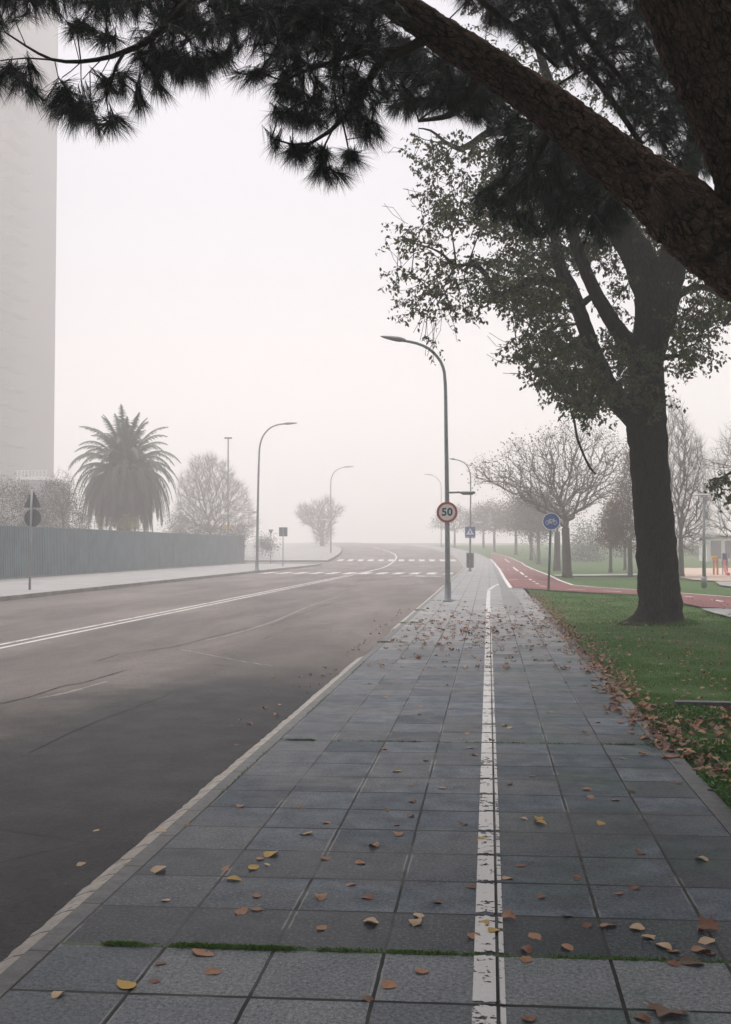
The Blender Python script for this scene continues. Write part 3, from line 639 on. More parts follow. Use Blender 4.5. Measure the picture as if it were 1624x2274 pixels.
regs = [  # polygon, number of shoots, nearest and farthest distance
 ([(60,-80),(900,-80),(900,40),(800,95),(640,118),(560,115),(470,142),(430,150),(380,150),(335,115),(300,70),(200,42),(150,22),(80,8)], 350, 4.9, 6.4),
 ([(100,-80),(860,-80),(860,20),(700,70),(560,75),(400,70),(300,30),(200,10)], 260, 4.9, 6.6),
 ([(-60,-60),(90,-60),(80,32),(35,42),(-5,85),(-60,85)], 60, 4.9, 5.8),
 ([(150,50),(185,52),(185,68),(155,66)], 8, 5.0, 5.3), ([(200,60),(215,62),(212,72),(200,70)], 4, 5.0, 5.3), ([(215,78),(258,80),(258,90),(222,90)], 8, 5.0, 5.3),
 ([(52,195),(110,192),(150,205),(180,232),(200,255),(290,255),(300,268),(250,278),(200,278),(150,262),(120,240),(72,220)], 46, 4.95, 5.5),
 ([(100,180),(180,180),(250,160),(290,148),(312,180),(285,225),(230,225),(200,245),(160,212)], 22, 4.95, 5.5), ([(296,180),(318,190),(318,240),(304,250)], 8, 5.0, 5.4),
 ([(-25,155),(15,152),(44,160),(40,170),(8,186),(-25,186)], 15, 4.95, 5.3), ([(28,184),(34,184),(34,192),(28,192)], 2, 5.05, 5.1), ([(64,146),(80,150),(80,156),(66,154)], 3, 5.05, 5.15), ([(44,164),(52,168),(52,176),(46,174)], 2, 5.05, 5.1),
 ([(290,110),(400,105),(405,165),(350,168),(312,150)], 46, 5.0, 5.8), ([(340,186),(376,190),(374,198),(345,198)], 5, 5.1, 5.3),
 ([(390,125),(430,130),(470,130),(520,105),(502,126),(450,155),(400,155)], 30, 5.0, 5.7), ([(440,160),(456,160),(456,168),(442,168)], 3, 5.1, 5.3),
 ([(524,162),(585,152),(592,162),(560,169)], 11, 5.1, 5.4),
 ([(590,112),(660,50),(760,50),(850,95),(870,245),(800,290),(765,262),(722,278),(662,262),(642,230),(628,205),(604,175)], 190, 5.0, 6.4),
 ([(598,186),(640,180),(646,200),(610,200)], 7, 5.1, 5.5), ([(598,246),(645,244),(650,256),(625,258)], 9, 5.1, 5.4), ([(640,252),(700,248),(705,270),(650,270)], 14, 5.1, 5.6),
 ([(602,304),(612,304),(626,318),(616,322)], 5, 5.25, 5.4), ([(636,330),(700,322),(706,338),(646,346)], 17, 5.2, 5.6), ([(704,325),(732,330),(730,362),(712,360)], 9, 5.2, 5.6), ([(698,376),(732,374),(730,386),(704,386)], 7, 5.3, 5.5),
 ([(744,382),(764,380),(762,390),(748,390)], 5, 5.3, 5.5), ([(764,335),(794,335),(792,366),(774,368)], 10, 5.2, 5.6), ([(796,270),(846,270),(840,304),(802,306)], 14, 5.3, 5.9),
 ([(860,60),(960,120),(1080,200),(1230,300),(1390,440),(1395,500),(1330,540),(1250,500),(1200,520),(1110,480),(1050,470),(1062,420),(1100,400),(1110,340),(1080,270),(980,240),(900,255),(860,245)], 520, 6.0, 9.0),
 ([(870,80),(1000,130),(1120,220),(1120,270),(1000,240),(900,235)], 150, 6.0, 8.0),
 ([(950,-60),(1420,-60),(1440,60),(1530,240),(1580,390),(1500,372),(1400,262),(1290,170),(1160,80),(1050,20)], 760, 6.6, 9.2),
 ([(1390,440),(1500,470),(1640,640),(1640,560),(1560,430),(1480,400)], 60, 7.5, 9.5),
]
tips = []
for poly, n, a, b in regs:
    n = int(n*(1.35 if n > 140 else 1.15)); q = sample(poly, n); d = a + (b - a) * rng.random(n)
    tips += [P(x, y, dd) for (x, y), dd in zip(q, d)]
# crown overhead and behind, out of the picture, added dense to shade the ground
ov = []
while len(ov) < 8500:
    yv = rng.uniform(-13, 11.5); p = np.array([rng.uniform(-10, 8), yv, rng.uniform(4.3 if yv > 0 else 3.2, 8.5)])
    z = depth_of(p)
    if z > 0.3:
        px = CX + FPX*np.dot(p - CAM, RT)/z; py = CY - FPX*np.dot(p - CAM, UP)/z
        if -120 < px < 1740 and py > -60: continue
    ov.append(p)
for a, b, c in (((1.9, 4.8, 4.9), (-1, 3.0, 6.4), (-5, 2.5, 7.4)), ((1.6, 4.6, 5.4), (0, 1.5, 6.6), (-2.5, -2.0, 7.6)), ((1.4, 4.8, 5.6), (-1.5, 7.5, 6.8), (-4.5, 10.5, 7.6)), ((1.6, 4.7, 5.8), (2.8, 8.5, 7.0), (3.5, 11.5, 8.0)), ((1.9, 4.8, 5.2), (3.5, 1.5, 6.6), (4.0, -2.0, 7.6))):
    rows = [(*P(1620, 150, 5.5), 0.14), (*a, 0.12), (*b, 0.08), (*c, 0.04)]; s_ = spline(rows, 0.3); mtw.tube(s_[:, :3], s_[:, 3], 8); roots += list(s_[:, :3])
tips = np.array(tips); nt = len(tips); allt = np.concatenate([tips, np.array(ov)])
sk = Skel(roots); res = sk.reach(tips, 0.10, 0.22, 0.05, 4, 0.25, 0.3); sk.mesh(mtw, 0.0017, 0.36, 0.02, 4)
sk2 = Skel(roots); res2 = sk2.reach(np.array(ov), 0.10, 0.8, 0.05, 2, 0.25, 0.3); sk2.mesh(mtw, 0.002, 0.4, 0.03, 3)
part(mtw, 'branchwork', M['twig'], pine, True)
dirs = np.zeros_like(allt)
for ti, node, S_ in [(a_, b_, sk) for a_, b_ in res] + [(a_ + nt, b_, sk2) for a_, b_ in res2]:
    a = S_.p[S_.par[node]]; d = S_.p[node] - a; dirs[ti] = d / (np.linalg.norm(d) + 1e-9)
dirs[:, 2] -= 0.55; dirs += rng.normal(0, 0.22, dirs.shape); dirs /= np.linalg.norm(dirs, axis=1)[:, None]
mn = MB(); needles(mn, allt[:nt], dirs[:nt], 60, 0.130, 0.0017, 0.50, 0.5, 0.09)
needles(mn, allt[nt:], dirs[nt:], 44, 0.28, 0.018, 0.8, 0.3, 0.2)  # oversized needles on the unseen crown, for more shade
part(mn, 'crown', M['needle'], pine)

# ------------------------------------------------------------------ the elm on the lawn
eb = G(1465, 1383); DE = depth_of(eb)
elm = thing('elm_tree', 'tall dark elm on the lawn beside the pavement, thinning yellow-green leaves', 'tree', eb)
me_ = MB()
b0 = [(1461, 1396, 88), (1462, 1386, 70), (1464, 1374, 56), (1467, 1352, 48.5), (1463, 1292, 45), (1457, 1204, 43.5), (1450, 1127, 42), (1442, 1027, 41.5), (1438, 965, 44), (1434, 920, 46), (1436, 870, 40), (1436, 810, 36), (1446, 745, 40), (1459, 685, 47), (1458, 640, 46)]
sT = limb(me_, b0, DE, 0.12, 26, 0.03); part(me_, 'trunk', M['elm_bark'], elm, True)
roots = list(sT[-26:, :3][::3])
for spec in (
  [(1458, 690, 36), (1438, 620, 40), (1412, 560, 36), (1372, 500, 30), (1330, 430, 25), (1290, 340, 20), (1240, 240, 14), (1200, 120, 9), (1170, 0, 5)],
  [(1462, 690, 34), (1482, 620, 36), (1500, 545, 30), (1515, 450, 26), (1540, 330, 20), (1560, 200, 14), (1580, 60, 9), (1590, -60, 5)],
  [(1436, 950, 34), (1405, 915, 32), (1372, 888, 26), (1345, 845, 21), (1320, 785, 18.5), (1296, 718, 17), (1272, 650, 17), (1246, 600, 15), (1235, 550, 12), (1225, 480, 9), (1180, 420, 6), (1130, 370, 4)],
  [(1436, 800, 26), (1402, 770, 23), (1372, 732, 18), (1344, 688, 16.5), (1317, 638, 15), (1292, 580, 13.5), (1272, 515, 12), (1262, 440, 9), (1250, 360, 6)],
  [(1262, 640, 13), (1228, 626, 13), (1196, 622, 11), (1160, 634, 9), (1125, 652, 8), (1104, 655, 7.5), (1090, 630, 6.8), (1076, 606, 6.3), (1060, 590, 6), (1042, 577, 5.2)],
  [(1066, 592, 4.5), (1040, 586, 4.2), (1012, 590, 4), (985, 566, 3), (960, 552, 2), (920, 540, 1.2)], [(1012, 590, 3.5), (1000, 612, 2.6), (985, 640, 1.6)], [(1012, 590, 3), (1010, 560, 2), (1002, 510, 1.2)],
  [(1297, 672, 8), (1318, 660, 7), (1345, 690, 7)],
  [(1290, 330, 12), (1180, 310, 10), (1110, 290, 9), (1075, 300, 8), (1050, 318, 7.5), (1022, 331, 6.5), (1006, 325, 5), (990, 316, 4), (957, 290, 2.4), (930, 285, 1.4)],
  [(1475, 700, 12), (1500, 660, 10), (1540, 640, 8), (1575, 640, 6), (1600, 660, 5)], [(1640, 690, 9), (1620, 706, 8), (1608, 722, 4)], [(1650, 640, 9), (1630, 680, 8), (1612, 708, 5), (1590, 690, 3)],
  [(1290, 900, 2.4), (1268, 915, 2.2), (1276, 935, 2.6), (1281, 968, 2.6), (1296, 1009, 2.6), (1311, 1040, 2.4), (1323, 1053, 1.5)],
  [(1462, 800, 7), (1500, 790, 5), (1550, 800, 3)], [(1640, 1040, 3.5), (1600, 1062, 2.5), (1575, 1066, 1.4)]):
    m = MB(); s_ = limb(m, spec, DE, 0.12, 12 if spec[0][2] > 10 else 7, 0.03, DE + rng.uniform(-1.2, 1.2)); roots += list(s_[::2, :3])
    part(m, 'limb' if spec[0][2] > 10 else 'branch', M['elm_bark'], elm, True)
eregs = [
 ([(872,500),(950,480),(1000,520),(1050,560),(1090,640),(1050,685),(960,690),(905,675),(875,640),(885,570)], 84, 2.0), ([(880,655),(940,640),(960,700),(900,700)], 10, 1.0),
 ([(885,318),(950,295),(1085,305),(1085,350),(1000,372),(935,390),(905,350)], 40, 1.5), ([(925,400),(1000,370),(1090,420),(1090,520),(1010,500),(950,450)], 46, 2.0), ([(960,440),(1010,450),(1010,500),(950,490)], 22, 1.5),
 ([(1040,600),(1110,560),(1210,600),(1265,640),(1250,690),(1160,672),(1090,664)], 130, 2.0), ([(1090,650),(1250,640),(1240,730),(1160,720)], 80, 2.0),
 ([(1140,745),(1250,715),(1300,760),(1340,830),(1375,870),(1345,895),(1300,920),(1240,885),(1185,840),(1150,790)], 240, 2.0), ([(1265,895),(1335,880),(1325,930),(1290,935)], 14, 1.2), ([(1160,760),(1300,740),(1340,850),(1250,870)], 90, 2.0),
 ([(1480,700),(1580,690),(1590,755),(1560,795),(1505,825),(1482,770)], 80, 1.8), ([(1500,640),(1640,620),(1640,700),(1560,730)], 55, 1.8),
 ([(1090,320),(1400,300),(1420,540),(1300,580),(1180,590),(1060,490)], 720, 3.0), ([(1400,430),(1560,430),(1580,640),(1480,600),(1420,560)], 110, 3.0), ([(1290,560),(1400,560),(1420,760),(1350,730)], 26, 3.0), ([(1370,770),(1470,770),(1480,900),(1390,890)], 55, 0.5),
 ([(1000,-200),(1640,-200),(1640,320),(1100,320)], 420, 4.0), ([(1340,720),(1420,740),(1400,860),(1330,830)], 50, 1.2), ([(1578,1062),(1640,1056),(1640,1100),(1582,1096)], 16, 0.5), ([(1030,690),(1080,690),(960,760),(930,740)], 6, 1.0)]
tips = []
for poly, n, w in eregs:
    for (x, y) in sample(poly, int(n*1.05)): tips.append(P(x, y, DE + abs(rng.normal(0, w * 0.6)) * (1 if w >= 3.0 or rng.random() < 0.6 else -1) - (0.5 if w == 0.5 else 0)))
hi = []  # upper crown above the view, added to shade the air and ground below
while len(hi) < 900:
    q = eb + np.array([rng.normal(-1.0, 4.0), rng.normal(-2.0, 4.2), rng.uniform(10.5, 17)]); z = depth_of(q); py = CY - FPX*np.dot(q - CAM, UP)/max(z, 0.5)
    if z > 3 and py > -120: continue
    hi.append(q)
lowc = len(tips); tips = np.array(tips + hi); sk = Skel(roots); sk.reach(tips, 0.08, 0.35, 0.05, 5, 0.3, 0.3); m = MB(); sk.mesh(m, 0.004, 0.40, 0.04, 4)
# whip-like bare shoots at the rim
for (x, y, dx, dy) in [(900,330,-60,10),(930,430,-35,-10),(905,500,-40,-40),(960,470,-20,-50),(1000,440,-5,-50),(890,600,-30,-50),(900,650,-40,-10),(940,690,-10,60),(980,690,-30,70),(1000,690,10,60),(960,690,0,90),(1040,680,40,50),(1150,800,-60,-15),(1180,840,-60,-10),(950,480,-50,-60),(1020,470,-10,-70),(1150,770,-70,-30),(985,690,-25,120)]:
    for _ in range(2):
        a = P(x + rng.normal(0, 8), y + rng.normal(0, 6), DE); b = P(x + dx*rng.uniform(0.7, 1.2) + rng.normal(0, 8), y + dy*rng.uniform(0.7, 1.2), DE + rng.normal(0, 0.3)); mid = (a + b)/2 + rng.normal(0, 0.06, 3)
        m.tube(spline([a, mid, b], 0.2), 0.005, 3)
part(m, 'branchwork', M['elm_bark'], elm, True)
c2 = np.repeat(tips[lowc:], 30, 0); c2 = c2 + rng.normal(0, 0.35, c2.shape); tips = tips[:lowc]; sp = 2; t0 = np.repeat(tips, sp, 0); dr = rot_rand(len(t0)); dr[:, 2] = dr[:, 2]*0.45 - 0.28; dr /= np.linalg.norm(dr, axis=1)[:, None]
ll = rng.uniform(0.25, 0.55, len(t0))[:, None]; e1 = t0 + dr*ll; s1 = np.cross(dr, rot_rand(len(t0))); s1 /= np.linalg.norm(s1, axis=1)[:, None]
m = MB(); v = np.stack([t0 - s1*0.004, t0 + s1*0.004, e1], 1).reshape(-1, 3); m.tris(v, np.arange(len(v)).reshape(-1, 3)); part(m, 'twigwork', M['elm_bark'], elm)
k = 11; c = np.repeat(t0, k, 0) + np.repeat(dr*ll, k, 0)*rng.random((len(t0)*k, 1)) + rng.normal(0, 0.022, (len(t0)*k, 3)); m = MB(); leaves(m, c, 0.088, 0.8, 0.55); leaves(m, c2, 0.17, 0.5, 0.6)
part(m, 'crown', M['elm_leaf'], elm)

# ------------------------------------------------------------------ trees further off
def far_tree(name, label, base_px, d, trunk_r, fork, poly, n, depth_w, leaf=None, nleaf=0, lsize=0.1, mats=('far_bark', 'far_twig'), group=None, hair=2, hl=0.45, extra=None, r0=0.006, lean=0.0, bz=0.06):
    # BASE_PX gives the bearing, D the distance; the crown is filled with boughs and twigs through its depth
    b = P(base_px[0], base_px[1], d); b[2] = float(g(b[1])) - 0.05
    root = thing(name, label, 'tree', b, 0, group)
    f = P(fork[0], fork[1], d); m = MB(); mid = (b + f)/2 + np.array([lean, 0, 0])
    s_ = spline([[*b, trunk_r*1.25], [*(b*0.85 + f*0.15), trunk_r], [*mid, trunk_r*0.9], [*f, trunk_r*0.8]], 0.4); m.tube(s_[:, :3], s_[:, 3], 10, True, 0.04)
    part(m, 'trunk', M[mats[0]], root, True)
    n = int(n*1.7); hair += 1; r0 *= 0.75
    q = sample(poly, n); c = np.array(poly).mean(0)
    hw = (np.ptp(np.array(poly)[:, 0]) / 2); off = np.sqrt(np.clip(1 - ((q[:, 0] - c[0]) / (hw*1.05))**2, 0.04, 1)) * depth_w
    tips = np.array([P(x, y, d + rng.uniform(-1, 1)*o) for (x, y), o in zip(q, off)])
    sk = Skel(list(s_[-3:, :3])); res = sk.reach(tips, -bz, 0.5, 0.022, 8, 0.55, 0.5); m = MB(); sk.mesh(m, r0, 0.46, trunk_r*0.6, 4)
    hp = []
    for ti, node in res:
        a = sk.p[sk.par[node]]; dd = sk.p[node] - a; dd /= np.linalg.norm(dd) + 1e-9
        for _ in range(hair):
            e_ = dd + rng.normal(0, 0.30, 3) + np.array([0, 0, 0.2]); e_ *= hl*rng.uniform(0.5, 1.2)/np.linalg.norm(e_); hp.append((tips[ti], tips[ti] + e_))
    if hp:
        A = np.array([h[0] for h in hp]); B = np.array([h[1] for h in hp]); t = B - A; s1 = np.cross(t, rot_rand(len(A))); s1 /= np.linalg.norm(s1, axis=1)[:, None]; w = r0*0.9
        v = np.stack([A - s1*w, A + s1*w, B], 1).reshape(-1, 3); m.tris(v, np.arange(len(v)).reshape(-1, 3))
    part(m, 'branchwork', M[mats[1]], root)
    if leaf and nleaf:
        src = np.concatenate([tips, B]) if hp else tips
        c = np.repeat(src, nleaf, 0); c = c + rng.normal(0, lsize*1.3, c.shape); m = MB(); leaves(m, c, lsize, 0.3, 0.6); part(m, 'crown', M[leaf], root)
    return root
D1 = depth_of(G(1260, 1281)); D2 = depth_of(G(1237, 1266))
silk = [(1040,1042),(1075,1020),(1120,1010),(1130,985),(1180,975),(1215,955),(1250,945),(1300,950),(1350,960),(1395,985),(1400,1060),(1380,1100),(1330,1110),(1290,1140),(1262,1160),(1235,1140),(1190,1130),(1150,1110),(1110,1080),(1060,1075)]
T1 = far_tree('umbrella_tree', 'bare umbrella-shaped tree with withered clusters, trunk on the lawn right of the cycle sign', (1260, 1281), D1, 0.25, (1256, 1172), silk, 520, 2.6, 'pod', 1, 0.10, group='umbrella trees beside the cycle path', bz=-0.02, r0=0.0095, hair=2)
T2 = far_tree('umbrella_tree', 'bare umbrella tree whose trunk stands just behind the cycle sign pole', (1237, 1266), D2, 0.23, (1238, 1180), [(1100,1060),(1180,1020),(1260,1010),(1330,1040),(1340,1110),(1270,1150),(1238,1165),(1190,1140),(1130,1110)], 240, 2.4, 'pod', 1, 0.10, r0=0.0095, group='umbrella trees beside the cycle path')
for i, (x, yb, d, w, yt, lab) in enumerate(((1196, 1245, 88, 52, 1098, 'misty bare tree with two hanging evergreen clumps, right of the red path'), (1180, 1240, 98, 48, 1105, 'misty bare slender tree between the cycle path bend and the umbrella trees'),
        (1146, 1232, 112, 46, 1112, 'faint bare tree above the bend of the red path'), (1098, 1228, 125, 46, 1118, 'very faint bare tree just right of the blue crossing sign'), (1074, 1226, 140, 44, 1124, 'barely visible bare tree directly behind the blue crossing sign'),
        (1010, 1216, 150, 50, 1128, 'barely visible bare tree behind the speed sign lamp post'))):
    yf = yt + (yb - yt)*0.55
    far_tree('bare_tree', lab, (x, yb), d, 0.17, (x, yf), [(x-w, yf-5), (x-w*0.8, yt+18), (x-w*0.3, yt), (x+w*0.3, yt), (x+w*0.8, yt+18), (x+w, yf-8), (x+w*0.3, yf), (x, yf+4), (x-w*0.3, yf)], 230, w/2270*d, 'pod', 2, 0.17, group='bare trees along the cycle path in the fog', r0=0.011, hl=0.6)
# russet cone trees left of the elm trunk and the bare one right of it
D3 = depth_of(G(1400, 1279))
far_tree('young_tree', 'young russet-leaved tree beside the left edge of the elm trunk', (1400, 1279), D3, 0.13, (1399, 1200), [(1345,1200),(1350,1150),(1366,1110),(1385,1040),(1400,990),(1425,1050),(1455,1120),(1465,1185),(1420,1218),(1390,1220)], 520, 1.7, 'rustleaf', 2, 0.10, group='young park trees round the elm', r0=0.006)
D4 = depth_of(G(1356, 1270))
far_tree('young_tree', 'slim young brown tree between the umbrella trees and the elm', (1356, 1270), D4, 0.11, (1357, 1205), [(1328,1205),(1335,1160),(1350,1118),(1362,1110),(1378,1150),(1388,1200),(1360,1222)], 240, 1.2, 'rustleaf', 2, 0.11, group='young park trees round the elm', r0=0.006)
far_tree('young_tree', 'thin grey young tree half hidden behind the russet one', (1388, 1266), D4 + 6, 0.10, (1388, 1205), [(1365,1205),(1372,1140),(1388,1100),(1405,1140),(1412,1200)], 120, 1.2, None, group='young park trees round the elm', r0=0.007)
D5 = depth_of(G(1514, 1281))
far_tree('bare_tree', 'tall bare tree rising right of the elm trunk, fine upswept twigs', (1514, 1281), D5, 0.14, (1512, 1195), [(1480,1200),(1470,1100),(1478,980),(1488,880),(1505,900),(1530,945),(1562,985),(1570,1040),(1585,1075),(1575,1140),(1580,1195),(1540,1230),(1500,1228)], 900, 2.6, None, group='tall bare trees right of the elm', hair=4, hl=0.7, r0=0.0058)
far_tree('bare_tree', 'bare tree at the right edge of the view, near the playground', (1655, 1281), D5 + 3, 0.16, (1655, 1195), [(1550,1130),(1570,1040),(1600,970),(1640,920),(1720,930),(1760,1040),(1740,1160),(1660,1210),(1590,1200)], 600, 3.0, None, group='tall bare trees right of the elm', hair=3, hl=0.7, r0=0.006)
far_tree('bare_tree', 'nearer bare tree beyond the right edge, thin branches reaching into view', (1730, 1330), 31, 0.16, (1730, 1120), [(1545,1030),(1580,1005),(1640,960),(1720,900),(1800,950),(1820,1060),(1740,1090),(1640,1060)], 160, 2.0, None, group='tall bare trees right of the elm', hair=4, hl=0.5, r0=0.005, bz=-0.02)
# dark evergreen shrubs in the mist
def shrub(name, label, poly, d, dw, mat, n, ls, foot, group=None, stems=True, cat='shrub'):
    q = sample(poly, n); c = np.array([P(x, y, d + rng.uniform(-1, 1)*dw) for x, y in q]); b = P(foot[0], foot[1], d); b[2] = float(g(b[1])) - 0.03
    root = thing(name, label, cat, b, 0, group); sk = Skel([b, b + [0, 0, 0.25]]); sk.reach(c[::max(1, n//110)], 0.05, 0.5, 0.06, 4); m = MB(); sk.mesh(m, 0.006, 0.45, 0.08, 4); part(m, 'stem', M['far_twig'], root)
    cc = np.repeat(c, 30, 0); cc = cc + rng.normal(0, ls*2.2, cc.shape); m = MB(); leaves(m, cc, ls*0.62, 0.2, 0.6); part(m, 'crown', M[mat], root); return root
shrub('evergreen_tree', 'dark green hanging evergreen behind the cycle sign', [(1152,1172),(1175,1150),(1215,1160),(1225,1195),(1190,1198),(1160,1190)], 92, 2.2, 'conifer', 90, 0.22, (1190, 1243), cat='tree')
shrub('shrub', 'misty blue-green shrub right of the umbrella tree trunks', [(1272,1262),(1268,1210),(1285,1165),(1310,1160),(1330,1200),(1342,1262)], 96, 3.0, 'conifer', 170, 0.24, (1305, 1245), 'shrubs beyond the park trees')
shrub('shrub', 'low misty shrub between the slim tree and the elm trunk', [(1362,1255),(1368,1228),(1395,1222),(1415,1230),(1420,1256)], 104, 2.5, 'conifer', 70, 0.24, (1390, 1245), 'shrubs beyond the park trees')
shrub('shrub', 'pale misty shrub low beside the playground', [(1520,1262),(1525,1225),(1550,1215),(1575,1235),(1578,1262)], 108, 3.0, 'hedge', 90, 0.24, (1550, 1245), 'shrubs beyond the park trees')
# left side
shrub('shrub', 'olive hedge bush behind the fence at the left edge', [(-60,1262),(-60,1090),(-20,1062),(40,1068),(75,1090),(95,1140),(90,1262)], 62, 2.0, 'hedge', 700, 0.13, (10, 1262), 'bushes behind the fence')
shrub('shrub', 'tangled brown bush between the traffic signs and the palm', [(70,1262),(80,1110),(110,1070),(140,1075),(175,1105),(195,1150),(200,1262)], 66, 2.0, 'hedge', 650, 0.13, (130, 1262), 'bushes behind the fence')
shrub('shrub', 'yellow-leaved bush under the palm fronds', [(90,1190),(130,1168),(200,1160),(225,1150),(245,1165),(285,1145),(310,1150),(330,1170),(335,1200),(320,1230),(140,1230)], 67.5, 0.8, 'yellowleaf', 150, 0.10, (250, 1262), 'bushes behind the fence')
shrub('shrub', 'low brown bush filling the gap between palm and dense bare tree', [(360,1200),(372,1150),(395,1140),(430,1160),(500,1172),(540,1168),(556,1190),(540,1225),(400,1230)], 92, 2.5, 'hedge', 380, 0.16, (450, 1252), 'bushes behind the fence')
far_tree('bare_tree', 'small bare tree poking up left of the palm', (140, 1262), 68, 0.08, (140, 1150), [(105,1120),(112,1060),(135,1040),(165,1060),(172,1120),(140,1150)], 110, 1.5, None, hair=3, hl=0.6, r0=0.006)
far_tree('bare_tree', 'dense round bare tree between the palm and the left lamp post', (466, 1245), 108, 0.2, (468, 1180), [(390,1190),(396,1100),(402,1050),(414,1060),(432,1012),(452,1022),(470,1004),(482,1026),(505,1030),(520,1066),(545,1085),(552,1120),(570,1150),(562,1180),(530,1200),(480,1196),(430,1200)], 1300, 4.0, None, hair=7, hl=1.1, r0=0.009)
far_tree('round_tree', 'faint rounded tree in the mist beyond the side street', (716, 1220), 158, 0.36, (716, 1192), [(658,1142),(668,1122),(684,1126),(695,1114),(708,1121),(722,1106),(738,1112),(742,1122),(762,1128),(756,1146),(744,1152),(740,1178),(728,1206),(716,1212),(704,1206),(694,1172),(676,1166)], 520, 3.0, None, r0=0.016, hair=6, hl=1.3)
shrub('shrub', 'small dark clipped bush beside the left lamp post', [(572,1218),(575,1200),(590,1195),(604,1205),(606,1218)], 104, 1.0, 'conifer', 60, 0.2, (588, 1246))

# ------------------------------------------------------------------ palm
dpm = 73.0; pc = P(277, 1052, dpm); pbz = np.array([pc[0], pc[1], -0.05])
palm = thing('palm_tree', 'broad date palm with drooping grey-green fronds behind the metal fence', 'palm tree', pbz)
m = MB(); zz = np.linspace(-0.1, pc[2] + 0.2, 30); m.tube(np.stack([np.full(30, pc[0]), np.full(30, pc[1]), zz], 1), 0.42 + 0.05*np.sin(zz*9), 16, True, 0.05); part(m, 'trunk', M['far_bark'], palm, True)
def frond(mb, az, el, L, droop, nl=46):
    n = 14; d = np.array([math.cos(az)*math.cos(el), math.sin(az)*math.cos(el), math.sin(el)]); p = pc.copy() + np.array([d[0], d[1], 0])*0.25; pts = [p]
    for i in range(n):
        d = d + np.array([0, 0, -droop*(0.4 + 1.2*i/n)/n*2]); d /= np.linalg.norm(d); p = p + d*L/n; pts.append(p)
    pts = np.array(pts); mb.tube(pts, np.linspace(0.045, 0.012, n + 1), 4)
    s = np.linspace(0.10, 1.0, nl)*n; i0 = np.minimum(s.astype(int), n-1); f = (s - i0)[:, None]; c = pts[i0]*(1-f) + pts[i0+1]*f; t = pts[i0+1] - pts[i0]; t /= np.linalg.norm(t, axis=1)[:, None]
    side = np.cross(t, [0, 0, 1.0]); side /= np.linalg.norm(side, axis=1)[:, None] + 1e-6
    for sg in (-1, 1):
        u = np.linspace(0, 1, nl); ll = (0.58*np.sin(np.pi*np.clip(u*0.85 + 0.15, 0, 1))**0.7 + 0.06)[:, None]*rng.uniform(0.8, 1.15, (nl, 1))
        e_ = side*sg*0.85 + t*0.55 + np.array([0, 0, -0.55]) + rng.normal(0, 0.10, (nl, 3)); e_ /= np.linalg.norm(e_, axis=1)[:, None]; w = t*0.046
        v = np.stack([c - w, c + w, c + e_*ll], 1).reshape(-1, 3); mb.tris(v, np.arange(len(v)).reshape(-1, 3))
for k in range(98):
    az = k*2.39996; u = (k + 0.5)/98; el = R(86 - 86*u + rng.normal(0, 4)); m = MB(); frond(m, az, el, rng.uniform(4.2, 5.0), 0.80 + 1.35*u, 60); part(m, 'frond', M['frond'], palm)
m = MB()
for k in range(120): frond(m, k*2.39996 + 1, R(rng.uniform(-40, 22)), rng.uniform(4.0, 5.4), 2.1, 40)
part(m, 'hanging_skirt', M['deadfrond'], palm)
# ------------------------------------------------------------------ street furniture
def lamp(label, base, prof, r0, r1, head_pts, head_r, low=None, group='street lamps with curved arms', polemat='lamp_pole', lowmat='lamp_head'):
    d = depth_of(base); root = thing('street_lamp', label, 'street lamp', base, 0, group)
    m = MB(); pts = np.array([P(x, y, d) for x, y in prof]); s_ = spline(np.concatenate([[[base[0], base[1], base[2] - 0.05]], pts]), 0.15)
    hgt = s_[:, 2] - base[2]; m.tube(s_, r0 + (r1 - r0)*np.clip(hgt/hgt.max(), 0, 1), 14); m.lathe([(r0*1.9, 0.0), (r0*1.9, 0.03), (r0*1.25, 0.06), (r0*1.2, 0.5), (r0*1.02, 0.54)], 16, base); part(m, 'pole', M[polemat], root, True)
    a, b = (P(x, y, d) for x, y in head_pts); t = (b - a); L = np.linalg.norm(t); t /= L
    m = MB(); f = np.linspace(0, 1, 9); rr = head_r*np.array([0.35, 0.75, 1.0, 1.05, 0.95, 0.85, 0.7, 0.5, 0.15]); m.tube(a + t*(f*L)[:, None], rr, 12); h = part(m, 'lamp_head', M['lamp_head'], root, True)
    co = np.empty(len(h.data.vertices)*3); h.data.vertices.foreach_get('co', co); co = co.reshape(-1, 3); cz = co[:, 2].mean(); co[:, 2] = cz + (co[:, 2] - cz)*0.75; h.data.vertices.foreach_set('co', co.ravel())
    if low:
        (x0, y0), (x1, y1), (x2, y2) = low; a, b, c = (P(x, y, d) for x, y in low)
        m = MB(); m.tube([a, (a + b)/2, b], 0.028, 8); arm = part(m, 'side_arm', M['lamp_head'], root, True)
        m = MB(); mid = (b + c)/2; L = abs(c[0] - b[0]); m.box((mid[0], mid[1], mid[2]), (L, 0.22, 0.07), 0, 0.02); m.box((mid[0], mid[1], mid[2] - 0.045), (L*0.7, 0.16, 0.03)); part(m, 'side_lamp', M[lowmat], arm)
    return root
A0_ = G(995, 1335.5)
lamp('nearest grey lamp post carrying the round speed limit sign', A0_, [(993, 1100), (991, 960), (989, 850), (984, 815), (972, 793), (952, 774), (925, 762), (895, 756)], 0.078, 0.040, [(903, 758), (845, 745)], 0.095, [(996, 1094), (1022, 1093), (1056, 1095)])
B0_ = G(571, 1268.5); B0_[2] = 0.05
